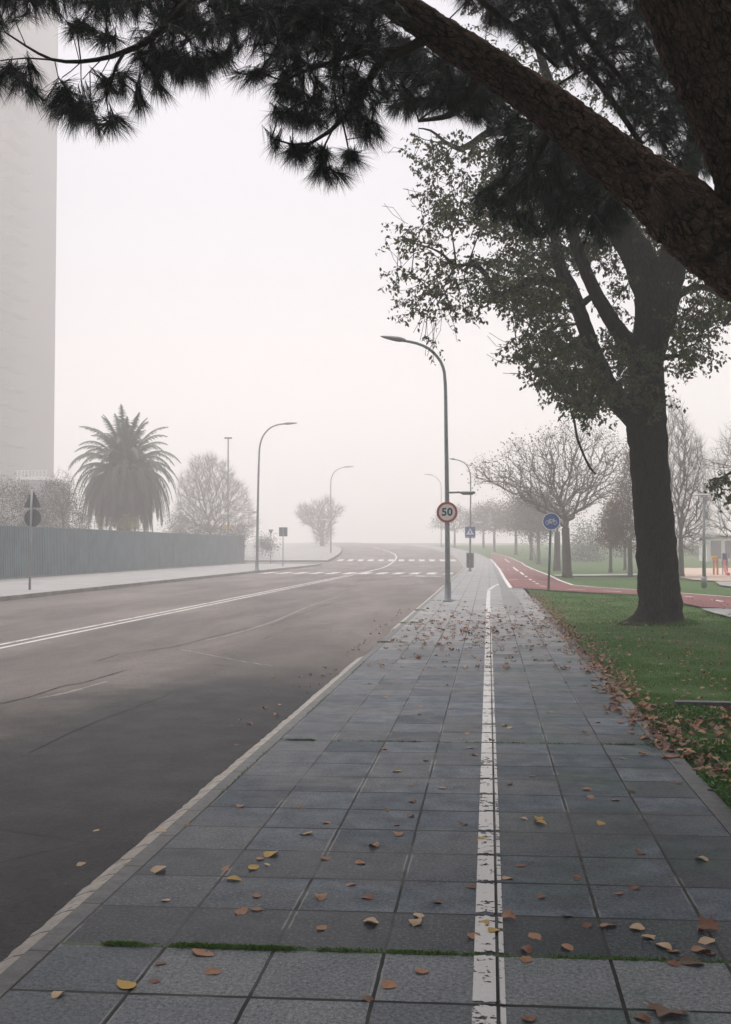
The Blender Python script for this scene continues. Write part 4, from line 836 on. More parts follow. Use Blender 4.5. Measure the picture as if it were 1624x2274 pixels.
lamp('grey lamp post on the far pavement just past the fence end', B0_, [(573, 1120), (575.5, 1020), (578, 988), (586, 966), (601, 950), (618, 943), (634, 941)], 0.095, 0.045, [(628, 941.5), (661, 939)], 0.10, [(572, 1137), (562, 1137), (538, 1138)], lowmat='lamp_white')
D0_ = G(1044, 1268)
lamp('hazy lamp post that carries the blue pedestrian crossing sign and the bin', D0_, [(1045, 1160), (1045.5, 1075), (1044, 1050), (1036, 1032), (1022, 1023), (1008, 1020)], 0.075, 0.035, [(1012, 1020.5), (998, 1018)], 0.08, [(1046, 1160), (1052, 1160), (1071, 1160)], lowmat='lamp_white')
C0_ = P(735, 1236, 118); C0_[2] = g(C0_[1])
lamp('second, fainter lamp post on the left before the rounded tree', C0_, [(735, 1130), (735, 1075), (737, 1060), (744, 1047), (756, 1040), (768, 1037)], 0.09, 0.045, [(764, 1037), (787, 1036)], 0.10, [(734, 1154), (730, 1154), (712, 1154)], lowmat='lamp_white')
E0_ = P(980, 1222, 150); E0_[2] = g(E0_[1])
lamp('faintest lamp post in the fog beyond the zebra crossings', E0_, [(980, 1150), (980, 1085), (977, 1070), (969, 1060), (958, 1055)], 0.085, 0.04, [(961, 1055), (941, 1053)], 0.09)
# tall mast with a T head behind the fence
H0 = P(507, 1250, 88); H0[2] = g(H0[1]); mast = thing('light_mast', 'tall thin floodlight mast rising through the bare tree behind the fence', 'mast', H0, 0)
m = MB(); t_ = P(507, 974, 88); m.tube([H0, (H0 + t_)/2, t_], [0.09, 0.075, 0.055], 10); part(m, 'pole', M['lamp_pole'], mast, True)
m = MB(); m.box(t_ + [0, 0, 0.05], (0.62, 0.28, 0.14), 0, 0.03); part(m, 'lamp_head', M['lamp_head'], mast)
m = MB(); q = P(502, 1140, 88); m.box(q, (0.5, 0.25, 0.10), 0, 0.03); m.tube([q + [0.2, 0, 0], [t_[0], q[1], q[2]]], 0.025, 6); part(m, 'side_lamp', M['lamp_white'], mast)
# park lamp
L0 = G(1564, 1303); dl = depth_of(L0); pl = thing('park_lamp', 'short park lamp post with a flat lamp, right of the elm', 'lamp', L0)
m = MB(); a = P(1563.5, 1104, dl); m.tube([L0 - [0, 0, .05], (L0 + a)/2, a], [0.075, 0.06, 0.045], 12); m.lathe([(0.11, 0), (0.11, 0.35), (0.075, 0.4)], 12, L0); part(m, 'pole', M['galv'], pl, True)
m = MB(); c = (P(1548, 1101, dl) + P(1572, 1100, dl))/2; m.box(c + [0, 0, 0.03], (0.50, 0.30, 0.055), 0, 0.02); part(m, 'lamp_head', M['lamp_white'], pl)

# signs -----------------------------------------------------------------
def disc(mb, c, r, th, n=48, sx=1.0):                       # round plate facing the camera side (-Y)
    a = np.linspace(0, 2*np.pi, n, endpoint=False); x = c[0] + r*np.cos(a); z = c[2] + r*np.sin(a)
    v = np.concatenate([np.stack([x, np.full(n, c[1] - th/2), z], 1), np.stack([x, np.full(n, c[1] + th/2), z], 1)])
    q = [[i, i + n, (i+1) % n + n, (i+1) % n] for i in range(n)]
    mb.add(v, [np.array(q), np.arange(n).reshape(1, -1), np.arange(n, 2*n)[::-1].reshape(1, -1)])
def ring(mb, c, r0, r1, y0, y1, n=48):
    a = np.linspace(0, 2*np.pi, n, endpoint=False); V = []
    for r, y in ((r0, y0), (r1, y0), (r1, y1), (r0, y1)): V.append(np.stack([c[0] + r*np.cos(a), np.full(n, c[1] + y), c[2] + r*np.sin(a)], 1))
    v = np.concatenate(V); q = [[k*n + i, k*n + (i+1) % n, ((k+1) % 4)*n + (i+1) % n, ((k+1) % 4)*n + i] for k in range(4) for i in range(n)]; mb.quads(v, q)
def prism(mb, pts2, y0, y1, c):                             # outline in x,z pushed from y0 to y1
    n = len(pts2); a = np.array([[c[0] + x, c[1] + y0, c[2] + z] for x, z in pts2]); b = a.copy(); b[:, 1] = c[1] + y1
    mb.add(np.concatenate([a, b]), [np.array([[i, i+n, (i+1) % n + n, (i+1) % n] for i in range(n)]), np.arange(n).reshape(1, -1), np.arange(n, 2*n)[::-1].reshape(1, -1)])
def bar(mb, p, q, w, y0, y1, c):
    p, q = np.array(p, float), np.array(q, float); t = (q - p)/np.linalg.norm(q - p); nn = np.array([-t[1], t[0]])*w/2
    prism(mb, [p + nn, q + nn, q - nn, p - nn][::-1], y0, y1, c)
def text_part(s, size, name, mat, root, c, y, bold=0.0, parent=None):
    cu = bpy.data.curves.new(name, 'FONT'); cu.body = s; cu.size = size; cu.align_x = 'CENTER'; cu.align_y = 'CENTER'; cu.extrude = 0.001; cu.offset = bold; cu.space_character = 1.06
    o = bpy.data.objects.new(name, cu); COL.objects.link(o); bpy.context.view_layer.update()
    me = bpy.data.meshes.new_from_object(o.evaluated_get(bpy.context.evaluated_depsgraph_get())); bpy.data.objects.remove(o)
    me.materials.clear(); me.materials.append(mat); r = bpy.data.objects.new(name, me); COL.objects.link(r); r.parent = parent or root
    r.rotation_euler = (R(90), 0, 0); l = np.array(root.location); r.location = (c[0] - l[0], c[1] + y - l[1], c[2] - l[2]); return r
d = depth_of(A0_); c = P(993.5, 1138, d); c[1] -= 0.12; rs = 23.0/FPX*d
sp = thing('speed_sign', 'round red-rimmed speed limit sign reading 50 on the nearest lamp post', 'road sign', c)
m = MB(); disc(m, c, rs*0.82, 0.004); pl_ = part(m, 'plate', M['sign_white'], sp); m = MB(); ring(m, c, rs*0.78, rs, -0.006, 0.004); part(m, 'red_rim', M['sign_red'], sp)
m = MB(); disc(m, c + [0, 0.012, 0], rs*0.985, 0.008); ring(m, c, rs*0.985, rs*1.012, -0.009, 0.018); m.box(c + [0, 0.06, 0.12], (0.18, 0.09, 0.04)); m.box(c + [0, 0.06, -0.12], (0.18, 0.09, 0.04)); part(m, 'back_plate', M['galv'], sp)
text_part('50', rs*1.02, 'numerals', M['sign_black'], sp, c, -0.005, 0.010, pl_)
# blue cycle sign on its own pole
b = G(1218, 1310.5); d = depth_of(b); c = P(1224.5, 1158, d); rs = 19.5/FPX*d
cs_ = thing('cycle_sign', 'round blue sign with a white bicycle on a dark leaning pole', 'road sign', b)
m = MB(); tp = c + [0, 0.06, rs*0.8]; m.tube([b - [0, 0, .1], (b + tp)/2 , tp], 0.042, 14); part(m, 'pole', M['green_pole'], cs_, True)
c[1] -= 0.02; m = MB(); disc(m, c, rs*0.93, 0.004); cpl = part(m, 'plate', M['sign_blue'], cs_); m = MB(); ring(m, c, rs*0.92, rs, -0.005, 0.004); part(m, 'white_rim', M['sign_white'], cs_)
m = MB(); disc(m, c + [0, 0.012, 0], rs*0.99, 0.008); m.box(c + [0, 0.03, 0.1], (0.12, 0.03, 0.04)); m.box(c + [0, 0.03, -0.1], (0.12, 0.03, 0.04)); part(m, 'back_plate', M['galv'], cs_)
m = MB(); k = rs*1.0; W1, W2, hub = (-0.42*k, -0.12*k), (0.42*k, -0.12*k), 0.24*k
for w_ in (W1, W2): ring(m, c + [w_[0], 0, w_[1]], hub*0.80, hub, -0.008, -0.002, 28)
bb, st, hd, hb = (-0.05*k, -0.15*k), (-0.16*k, 0.20*k), (0.28*k, 0.20*k), (0.24*k, 0.30*k)
for p, q in ((W1, bb), (W1, st), (bb, st), (bb, hd), (st, hd), (hd, W2), (hd, hb), ((-0.26*k, 0.25*k), (-0.08*k, 0.25*k)), (st, (-0.17*k, 0.25*k)), (hb, (0.36*k, 0.33*k)), (bb, (0.02*k, -0.27*k))): bar(m, p, q, 0.055*k, -0.008, -0.002, c)
part(m, 'bicycle_emblem', M['sign_white'], cpl)
# pedestrian crossing sign and bin on the hazy lamp
d = depth_of(D0_); c = P(1044.5, 1181, d); c[1] -= 0.12; h = 11.0/FPX*d
ps = thing('crossing_sign', 'square blue pedestrian crossing sign with white triangle on the hazy lamp post', 'road sign', c)
m = MB(); m.box(c, (2*h, 0.006, 2*h)); part(m, 'plate', M['sign_blue'], ps); m = MB(); m.box(c + [0, 0.01, 0], (2*h*1.04, 0.008, 2*h*1.04)); m.box(c + [0, 0.06, 0.1], (0.16, 0.09, 0.04)); part(m, 'back_plate', M['galv'], ps)
m = MB(); prism(m, [(-0.80*h, -0.62*h), (0.80*h, -0.62*h), (0, 0.78*h)], -0.007, -0.003, c); tri_ = part(m, 'triangle', M['sign_white'], ps)
m = MB()
for p, q, w in (((0, 0.22*h), (-0.02*h, -0.10*h), 0.16*h), ((-0.02*h, -0.08*h), (-0.18*h, -0.38*h), 0.09*h), ((-0.18*h, -0.38*h), (-0.30*h, -0.50*h), 0.08*h), ((0, -0.08*h), (0.14*h, -0.30*h), 0.09*h), ((0.14*h, -0.30*h), (0.20*h, -0.52*h), 0.08*h), ((0.02*h, 0.18*h), (0.18*h, 0.0), 0.07*h), ((-0.02*h, 0.18*h), (-0.18*h, 0.02*h), 0.07*h)): bar(m, p, q, w, -0.010, -0.006, c)
disc(m, c + [0.02*h, -0.008, 0.34*h], 0.09*h, 0.004, 16); part(m, 'walking_figure', M['sign_black'], tri_)
m = MB()
for x in (-0.55, -0.28, 0.28, 0.5): bar(m, (x*h, -0.60*h), (x*h*0.9, -0.50*h), 0.1*h, -0.010, -0.006, c)
m.box(c + [0, -0.002, -h*1.18], (1.96*h, 0.006, 0.16*h)); part(m, 'lower_strip', M['sign_blue'], ps)
c = P(1044.5, 1245, d); c[1] -= 0.20
bn = thing('litter_bin', 'dark twin-panel litter bin hung on the hazy lamp post', 'bin', c)
hh = 15.5/FPX*d; m = MB()
for sx in (-1, 1): m.box(c + [sx*0.125, 0, 0], (0.21, 0.26, 2*hh), 0, 0.03)
part(m, 'bin_body', M['bin'], bn)
m = MB(); m.box(c + [0, 0, hh + 0.03], (0.50, 0.30, 0.05), 0, 0.015); part(m, 'rim', M['bin'], bn)
m = MB(); m.box(c + [0, 0.03, 0], (0.05, 0.14, 2*hh*0.9)); part(m, 'bracket', M['galv'], bn)
# signs seen from behind at the left
b = G(66, 1313); b[2] = 0.05; d = depth_of(b); rp = thing('traffic_sign', 'grey pole at far left with a round and a triangular sign seen from behind', 'road sign', b)
t_ = P(71, 1086, d); m = MB(); m.tube([b - [0, 0, .1], (b + t_)/2, t_], 0.040, 12); part(m, 'pole', M['galv'], rp, True)
c = P(71.5, 1150, d); c[1] += 0.06; m = MB(); disc(m, c, 19.5/FPX*d, 0.012); ring(m, c, 18.6/FPX*d, 19.8/FPX*d, -0.02, 0.012); m.box(c + [0, -0.025, .1], (0.34, 0.03, 0.035)); m.box(c + [0, -0.025, -.1], (0.34, 0.03, 0.035)); part(m, 'round_plate', M['sign_back'], rp)
c = P(71, 1112, d); c[1] += 0.06; u = d/FPX; m = MB(); prism(m, [(-18*u, -15*u), (17*u, -15*u), (19*u, -11*u), (3*u, 20*u), (0, 22*u), (-3*u, 20*u), (-20*u, -11*u)], -0.006, 0.006, c); m.box(c + [0, -0.02, 12*u], (20*u, 0.025, 0.035)); m.box(c + [0, -0.02, -8*u], (26*u, 0.025, 0.035)); part(m, 'triangular_plate', M['sign_back'], rp)
# square sign and give-way sign by the side street
b = G(628.5, 1258.5); b[2] = 0.05; d = depth_of(b); q = thing('square_sign', 'square grey sign seen from behind on a thin post by the side street', 'road sign', b)
c = P(629, 1181, d); m = MB(); m.tube([b - [0, 0, .1], (b + c)/2, c + [0, 0, .3]], 0.035, 10); part(m, 'pole', M['galv'], q, True); m = MB(); m.box(c + [0, 0.05, 0], (19/FPX*d, 0.015, 20/FPX*d), 0, 0.004); part(m, 'plate', M['sign_back'], q)
b = P(601, 1250, 92); b[2] = g(b[1]) + 0.0; d = 92; q = thing('give_way_sign', 'small triangular sign point-down on a thin post beside the far lamp post', 'road sign', b)
c = P(602, 1181, d); u = d/FPX; m = MB(); m.tube([b - [0, 0, .1], (b + c)/2, c], 0.04, 10); part(m, 'pole', M['galv'], q, True); m = MB(); prism(m, [(-5.5*u, 5*u), (0, -7*u), (5.5*u, 5*u)], -0.06, -0.045, c); part(m, 'plate', M['sign_back'], q)
# yellow notice board behind the bare tree
b = P(505, 1252, 92); b[2] = g(b[1]); q = thing('notice_board', 'small yellow notice board in front of the dense bare tree', 'sign', b); c = P(505, 1170, 92); u = 92/FPX
m = MB(); m.box(c, (21*u, 0.04, 9*u), 0, 0.008); part(m, 'board', simple('yellow_notice_sheet', (0.62, 0.42, 0.10), 0.5, 0.15, 3), q)
m = MB(); [m.tube([[c[0] + s*8*u, b[1] + 0.05, b[2] - .1], [c[0] + s*8*u, b[1] + 0.05, c[2]]], 0.04, 8) for s in (-1, 1)]; part(m, 'post_frame', M['galv'], q)

# ------------------------------------------------------------------ fence of ribbed panels
fx = -21.85; ff = thing('metal_fence', 'long teal-grey ribbed metal fence along the far pavement', 'fence', (fx, 27.0, 0.05))
y = 27.0
while y < 88.9:
    L = 3.0; nr = int(L/0.17); ys = []; xs = []
    for i in range(nr):
        a = y + 0.03 + i*(L - 0.06)/nr; w = (L - 0.06)/nr; ys += [a, a + w*0.42, a + w*0.5, a + w*0.92]; xs += [0, 0, 0.085, 0.085]
    ys.append(y + L - 0.03); xs.append(0); ys, xs = np.array(ys), np.array(xs); n = len(ys); z0 = 0.10; z1 = 2.46; m = MB()
    v = np.concatenate([np.stack([fx + xs, ys, g(ys) + z0], 1), np.stack([fx + xs, ys, g(ys) + z1], 1)]); m.quads(v, [[i, i+1, n+i+1, n+i] for i in range(n-1)]); part(m, 'panel', M['fence'], ff)
    m = MB(); m.box((fx - 0.05, y, 1.25 + g(y)), (0.07, 0.06, 2.5), 0, 0.008); part(m, 'post', M['fence_post'], ff)
    y += L
m = MB(); yy = np.arange(27.0, 90.1, 3.0)
for a, b in zip(yy[:-1], yy[1:]): m.box((fx + 0.0425, (a + b)/2, 2.475 + g(b)), (0.11, b - a, 0.03))
part(m, 'top_rail', M['fence_post'], ff)
m = MB(); m.box((fx + 0.02, 58.5, 0.07), (0.12, 63.2, 0.10)); part(m, 'base_rail', M['dark_kerb'], ff)

# ------------------------------------------------------------------ buildings in the fog
def P0(x, d): p = P(x, 1200, d); return p
dt = 188.0; xr = P0(118, dt)[0]; yt = P0(118, dt)[1] - 22; H = 97.0; zg = float(g(yt))
tw = thing('tower_block', 'tall grey tower block fading up into the fog at the left edge', 'building', (xr - 20, yt + 11, zg))
m = MB(); m.box((xr - 20, yt + 11, zg + H/2 + 3), (40, 22, H)); part(m, 'wall', M['tower'], tw)
m = MB(); m.box((xr - 20, yt + 11, zg + 1.4), (37, 19, 3.0)); part(m, 'ground_storey', M['tower'], tw)
for fl in range(29):
    m = MB(); z = zg + 5.2 + fl*3.15
    m.box((xr - 20, yt - 0.02, z), (37.0, 0.10, 1.5)); part(m, 'window', M['window'], tw)
    m = MB(); m.box((xr + 0.9, yt + 4.0, z - 1.1), (1.9, 7.0, 0.16)); m.box((xr + 1.82, yt + 4.0, z - 0.05), (0.06, 7.0, 0.06)); m.box((xr + 1.82, yt + 0.55, z - 0.55), (0.06, 0.06, 1.0)); m.box((xr + 0.9, yt + 0.53, z - 0.05), (1.9, 0.06, 0.06)); part(m, 'balcony', M['tower'], tw)
dl_ = 128.0; a = P(36, 1056, dl_); bq = P(108, 1056, dl_); zt = a[2]; zg = float(g(a[1]))
lb = thing('low_building', 'low building with a white flat roof edge at the foot of the tower', 'building', ((a[0] + bq[0])/2, a[1] + 4, zg))
w = bq[0] - a[0]; m = MB(); m.box(((a[0] + bq[0])/2, a[1] + 4.2, zg + (zt - zg - 0.6)/2), (w - 0.5, 7, zt - zg - 0.6)); part(m, 'wall', M['tower'], lb)
m = MB(); m.box(((a[0] + bq[0])/2, a[1] + 4, zt - 0.35), (w, 8, 0.36)); part(m, 'roof_edge', M['white_render'], lb)
m = MB()
for k in range(9): m.box((a[0] + 0.15 + k*(w - 0.3)/8, a[1] + 0.1, zt + 0.22), (0.07, 0.07, 0.78))
m.box(((a[0] + bq[0])/2, a[1] + 0.1, zt + 0.63), (w, 0.08, 0.07)); part(m, 'railing', M['white_render'], lb)
for k in range(3):
    m = MB(); m.box((a[0] + w*(0.2 + 0.3*k), a[1] + 0.68, zt - 2.4), (w*0.16, 0.10, 1.3)); part(m, 'window', M['window'], lb)
# white pavilion and playground at the right
a = P(1572, 1268, 92); bq = P(1650, 1268, 92); zg = float(g(a[1])); pv = thing('pavilion', 'faint white pavilion behind the playground', 'building', ((a[0] + bq[0])/2, a[1], zg))
cx = (a[0] + bq[0])/2; w = bq[0] - a[0]; m = MB(); m.box((cx, a[1] + 2, zg + 1.1), (w, 3.5, 2.2)); part(m, 'wall', M['white_render'], pv)
m = MB(); m.box((cx, a[1] + 2, zg + 2.36), (w + 0.5, 4.2, 0.28), 0, 0.05); part(m, 'roof', M['white_render'], pv)
for k in range(2):
    m = MB(); m.box((cx - w*0.25 + k*w*0.4, a[1] + 0.22, zg + 1.1), (0.9, 0.06, 1.6)); part(m, 'window', M['window'], pv)
b = G(1600, 1277); b[2] += 0.02; d = depth_of(b); u = d/FPX
pg = thing('climbing_frame', 'orange and red playground climbing frame with a blue panel on the sand', 'playground', b)
m = MB()
for x in (-14, -6): m.tube([b + [x*u, 0, -.1], b + [x*u, 0, 36*u]], 2.2*u, 8)
m.tube([b + [-14*u, 0, 30*u], b + [-6*u, 0, 30*u]], 1.4*u, 6); part(m, 'orange_post', M['orange'], pg)
m = MB(); m.box(b + [-12*u, 0.1, 37*u], (12*u, 0.3, 8*u), 0, 0.02); part(m, 'yellow_panel', M['yellow'], pg)
m = MB(); m.tube(spline([b + [8*u, -0.2, 32*u], b + [6*u, -0.4, 20*u], b + [5*u, -0.8, 6*u], b + [5*u, -1.4, 3*u]], 0.2), 3.2*u, 10); part(m, 'slide', M['play_red'], pg)
m = MB(); m.box(b + [13*u, 0.3, 34*u], (9*u, 0.12, 28*u), 0, 0.02); part(m, 'blue_panel', M['play_blue'], pg)
m = MB(); [m.tube([b + [x*u, 0.3, -.1], b + [x*u, 0.3, 48*u]], 1.2*u, 8) for x in (8, 18)]; part(m, 'frame', M['galv'], pg)

# ------------------------------------------------------------------ grass, moss, leaves
def blades(mb, x, y, z, h, w):
    n = len(x); a = rng.random(n)*2*np.pi; ln_ = rng.normal(0, 0.45, (n, 2))*h[:, None]; c = np.stack([x, y, z], 1)
    s = np.stack([np.cos(a), np.sin(a), 0*a], 1)*(w/2)[:, None]; mid = c + np.stack([ln_[:, 0]*0.35, ln_[:, 1]*0.35, h*0.62], 1); tip = c + np.stack([ln_[:, 0], ln_[:, 1], h], 1)
    v = np.stack([c - s, c + s, mid + s*0.7, mid - s*0.7, tip], 1).reshape(-1, 3); o = np.arange(n)[:, None]*5; mb.add(v, [o + [0, 1, 2, 3], o + [3, 2, 4]])
def scatter_lawn(n, y0, y1, xmax):
    # denser towards the pavement corner that lies nearest
    y = y0 + (y1 - y0)*rng.random(n)**1.7; x = 1.37 + (np.minimum(xmax, y*0.42 + 1.5) - 1.37)*rng.random(n); return x, y
LO2 = LOE[np.argsort(LOE[:, 0])]
def keep_lawn(x, y): return y < np.interp(x, LO2[:, 0], LO2[:, 1]) - 0.15
m = MB(); x, y = scatter_lawn(210000, 9.9, 37, 13); k = keep_lawn(x, y); x, y = x[k], y[k]; sc_ = np.clip(y/14, 0.8, 2.2)
clump = 0.7 + 0.6*np.sin(x*3.1 + np.sin(y*2.3)*2)*np.sin(y*2.7 + 1.3*np.sin(x*1.7))
blades(m, x, y, g(y) - 0.03 + swell(x, y), (0.022 + 0.03*rng.random(len(x)))*np.clip(clump, 0.4, 1.4)*sc_**0.3, 0.0045*sc_); n = 2600; a = rng.random(n)*6.283; r_ = 0.50 + abs(rng.normal(0, 0.16, n)); x, y = eb[0] + r_*np.cos(a), eb[1] + r_*np.sin(a); blades(m, x, y, g(y) - 0.03 + swell(x, y), 0.05 + 0.10*rng.random(n)*np.exp(-(r_ - 0.5)*4), np.full(n, 0.008)); tag(m.build('grass', M['grass']), kind='stuff')
m = MB(); x = rng.uniform(11, 30, 30000); y = rng.uniform(37, 55, 30000)
n_ = 60000; x, y = rng.uniform(1.36, 4.6, n_), rng.uniform(4.5, 9.93, n_); cl = np.sin(x*5.2 + 2*np.sin(y*3.1)) + np.sin(y*4.3 + 1.7*np.sin(x*2.9)); k = cl + rng.normal(0, 0.5, n_) > -0.35; x, y, cl = x[k], y[k], cl[k]
p = np.stack([x, y, -0.03 + swell(x, y) + 0.015 + (0.03 + 0.025*np.clip(cl, 0, 2))*rng.random(len(x))], 1); leaves(m, p, 0.026, -0.35, 0.85, 0.15); blades(m, x[::3], y[::3], p[::3, 2] - 0.02, 0.035 + 0.03*rng.random(len(x[::3])), np.full(len(x[::3]), 0.003)); tag(m.build('clover_ground_cover', M['clover']), kind='stuff')
m = MB()                                                   # moss and grass tufts in the joints of the paving
def row(yj, xa, xb, n, h): x = rng.uniform(xa, xb, n); x = x[np.sin(x*9 + yj) + np.sin(x*23 + 2*yj) + rng.normal(0, 0.8, n) > -0.25]; n = len(x); y = yj - SKEW*x + rng.normal(0, 0.008, n); blades(m, x[::2], y[::2], np.full(len(x[::2]), -0.002), 0.6*h*(0.25 + rng.random(len(x[::2]))), np.full(len(x[::2]), 0.003 + yj*0.0003)); q = np.repeat(np.stack([x, y, np.full(n, 0.001)], 1), 3, 0); q = q + rng.normal(0, 1, q.shape)*np.array([0.012, 0.0045, 0.0]); q[:, 2] += 0.35*h*rng.random(len(q)); leaves(m, q, 0.007 + yj*0.0003, -0.3, 0.6)
row(Y0, -1.45, -0.6, 2600, 0.018); row(Y0, -0.7, -0.05, 800, 0.010); row(Y0, 0.05, 1.0, 450, 0.007); row(Y0, 1.0, 1.25, 300, 0.014); row(Y0 + 4.11, 0.85, 1.25, 420, 0.022); row(Y0 + 4.11, -1.62, -1.35, 240, 0.018); row(Y0 + 4.11, -1.2, 0.7, 400, 0.008); row(Y0 + 12.33, -1.75, -1.25, 260, 0.035); row(Y0 + 16.44, -1.75, -1.45, 150, 0.035); row(Y0 + 20.55, -1.75, -1.5, 160, 0.05); row(28.9, -1.6, -0.9, 160, 0.04)
n = 700; y = rng.uniform(5, 14, n); blades(m, -1.622 + rng.normal(0, 0.006, n), y, np.full(n, -0.004), 0.008 + 0.02*rng.random(n)*(np.sin(y*2.1) > 0.2), np.full(n, 0.004)); tag(m.build('joint_moss', M['grass']), kind='stuff')

# fallen leaves
LCOL = {'brown': [(0.17, 0.095, 0.058), (0.115, 0.066, 0.044)], 'orange brown': [(0.34, 0.175, 0.095), (0.26, 0.13, 0.07)], 'rust': [(0.20, 0.082, 0.045), (0.14, 0.062, 0.036)], 'cream': [(0.48, 0.345, 0.22), (0.40, 0.28, 0.17)], 'yellow': [(0.45, 0.28, 0.055), (0.36, 0.235, 0.06)]}
LM = {k: leafmat('fallen_leaf_' + k.replace(' ', '_'), v, 0.6, 0.12, 'rand') for k, v in LCOL.items()}
def leaf_mesh(kind, var):
    m = MB(); L = []
    if kind == 'maple':
        base = [(0, -0.5), (0.10, -0.28), (0.42, -0.36), (0.34, -0.14), (0.56, 0.05), (0.36, 0.10), (0.42, 0.34), (0.18, 0.24), (0.0, 0.56)]
        out = base + [(-x, y) for x, y in base[-2:0:-1]]
    else:
        a = np.linspace(-0.5, 0.5, 8); w = 0.33*np.cos(np.pi*a)**0.75*(1 - 0.35*a) if var % 2 == 0 else 0.40*np.sqrt(np.clip(1 - (a/0.5)**2, 0, 1))*(1 - 0.25*a)
        out = [(wi, ai) for wi, ai in zip(w, a)] + [(-wi, ai) for wi, ai in zip(w[-2:0:-1], a[-2:0:-1])]
    out = np.array(out, float) + rng.normal(0, 0.015, (len(out), 2)); rings = [np.zeros((1, 2)), out*0.5, out]
    n = len(out); v = [(0, 0, 0)]; cu, tw, fo = rng.uniform(-0.9, 0.9), rng.uniform(-0.9, 0.9), rng.uniform(-0.25, 0.5)
    for r_ in rings[1:]:
        for x, y in r_: v.append((x, y, cu*y*y*0.9 + fo*abs(x)*0.55 + tw*x*y*1.2 + rng.normal(0, 0.012)))
    v = np.array(v); v[:, 2] -= v[:, 2].min() - 0.01
    t = [[0, 1 + i, 1 + (i+1) % n] for i in range(n)]; q = [[1 + i, 1 + n + i, 1 + n + (i+1) % n, 1 + (i+1) % n] for i in range(n)]
    stem = np.array([[-0.012, -0.48, v[:, 2].mean()], [0.012, -0.48, v[:, 2].mean()], [0.03, -0.74, 0.02], [0.012, -0.74, 0.02]])
    m.add(np.concatenate([v, stem]), [np.array(t), np.array(q), np.array([[len(v), len(v)+1, len(v)+2, len(v)+3]])]); o = m.build('leaf_proto', None, None, True); me = o.data; bpy.data.objects.remove(o); return me
PROTO = [('ovate', leaf_mesh('ovate', i)) for i in range(7)] + [('maple', leaf_mesh('maple', i)) for i in range(3)]
MESHES = {}
for k, mt_ in LM.items():
    for i, (kind, me) in enumerate(PROTO):
        c = me.copy(); c.name = 'fallen_leaf'; c.materials.clear(); c.materials.append(mt_); MESHES[(k, i)] = c
A, Bc, C = (lambda L: [(x*.5, 1786.4 + y*.5) for x, y in L]), (lambda L: [(812 + x*.5, 1786.4 + y*.5) for x, y in L]), (lambda L: [(812 + x*.5, 1299 + y*.5) for x, y in L])
spec = []
def put(lst, col, size, kind=None): spec.extend([(x, y, col, size, kind) for x, y in lst])
put(A([(427,118),(360,268),(262,848),(720,118)]), 'cream', .05); put(A([(705,295)]), 'cream', .08); put(A([(1128,283),(562,806)]), 'yellow', .085); put(A([(1205,225),(1040,337),(1360,132)]), 'yellow', .075)
put(A([(1000,290),(1155,243),(1450,82),(1068,10),(1447,242),(1600,260),(1560,358),(1425,415),(1140,407),(1140,468),(1073,480),(1430,552),(945,748)]), 'orange brown', .055); put(A([(735,428),(1188,268),(710,118)]), 'cream', .04); put(A([(900,662)]), 'orange brown', .085); put(A([(715,708),(690,788),(1325,12),(833,93),(550,248),(465,620)]), 'rust', .04)
put(Bc([(25,525),(227,527),(237,495),(1205,552),(1492,245),(1258,592),(1515,612),(1325,635)]), 'cream', .066); put(Bc([(525,532),(1047,87),(780,85),(570,563),(515,155),(765,68)]), 'yellow', .062); put(Bc([(480,588),(635,503),(750,588),(1077,543),(895,637),(715,690),(105,805),(248,742),(1490,652),(1365,652),(145,135),(40,187)]), 'orange brown', .062); put(Bc([(715,650),(985,540),(780,410),(1120,397),(1197,374),(940,327),(690,272),(545,208),(1220,218),(470,370),(320,436),(1530,662),(1370,712),(725,955),(1227,955),(10,415)]), 'rust', .05); put(Bc([(630,330),(705,65)]), 'cream', .05); put(Bc([(1450,705)]), 'brown', .08); put(Bc([(1515,553)]), 'rust', .10, 'maple'); put(Bc([(1340,935)]), 'brown', .135, 'maple'); put(Bc([(200,55),(140,92),(435,90),(95,28),(895,495),(10,868)]), 'brown', .04)
put(C([(245,540),(380,550),(240,575),(85,730),(465,725),(450,662),(340,905),(90,500),(360,445),(270,370),(680,360),(820,567),(1140,773),(1110,957),(985,910),(1000,945),(1030,612),(1165,590),(130,417),(115,350),(485,755)]), 'orange brown', .055); put(C([(210,620),(270,780),(205,890),(210,965),(560,692),(720,520),(770,525),(740,850),(638,885),(985,668),(975,652),(890,433),(880,375),(580,437),(555,388),(550,350),(20,440),(1380,790),(1185,918),(1385,882)]), 'brown', .052); put(C([(140,828),(615,625),(640,635)]), 'yellow', .06); put(C([(1235,640),(1310,668),(1340,718),(1470,820),(1180,660),(1545,915)]), 'rust', .075)
def zone(p):
    x, y = p[0], p[1]
    if x < -1.83: return 'on the asphalt near the pale kerb', 'leaves on the road'
    if x > 1.37: return ('on the clover beside the pavement' if y < 9.95 else 'on the mown grass before the elm'), 'leaves on the lawn'
    side = 'left' if x < 0 else 'right'
    s = 'before the nearest mossy joint' if y < Y0 else 'between the mossy joints' if y < Y0 + 4.11 else 'past the second mossy joint' if y < 14 else 'in the far leaf scatter'
    return '%s, %s of white line' % (s, side), 'leaves on the pavement'
used_ = {}; nleaf = 0
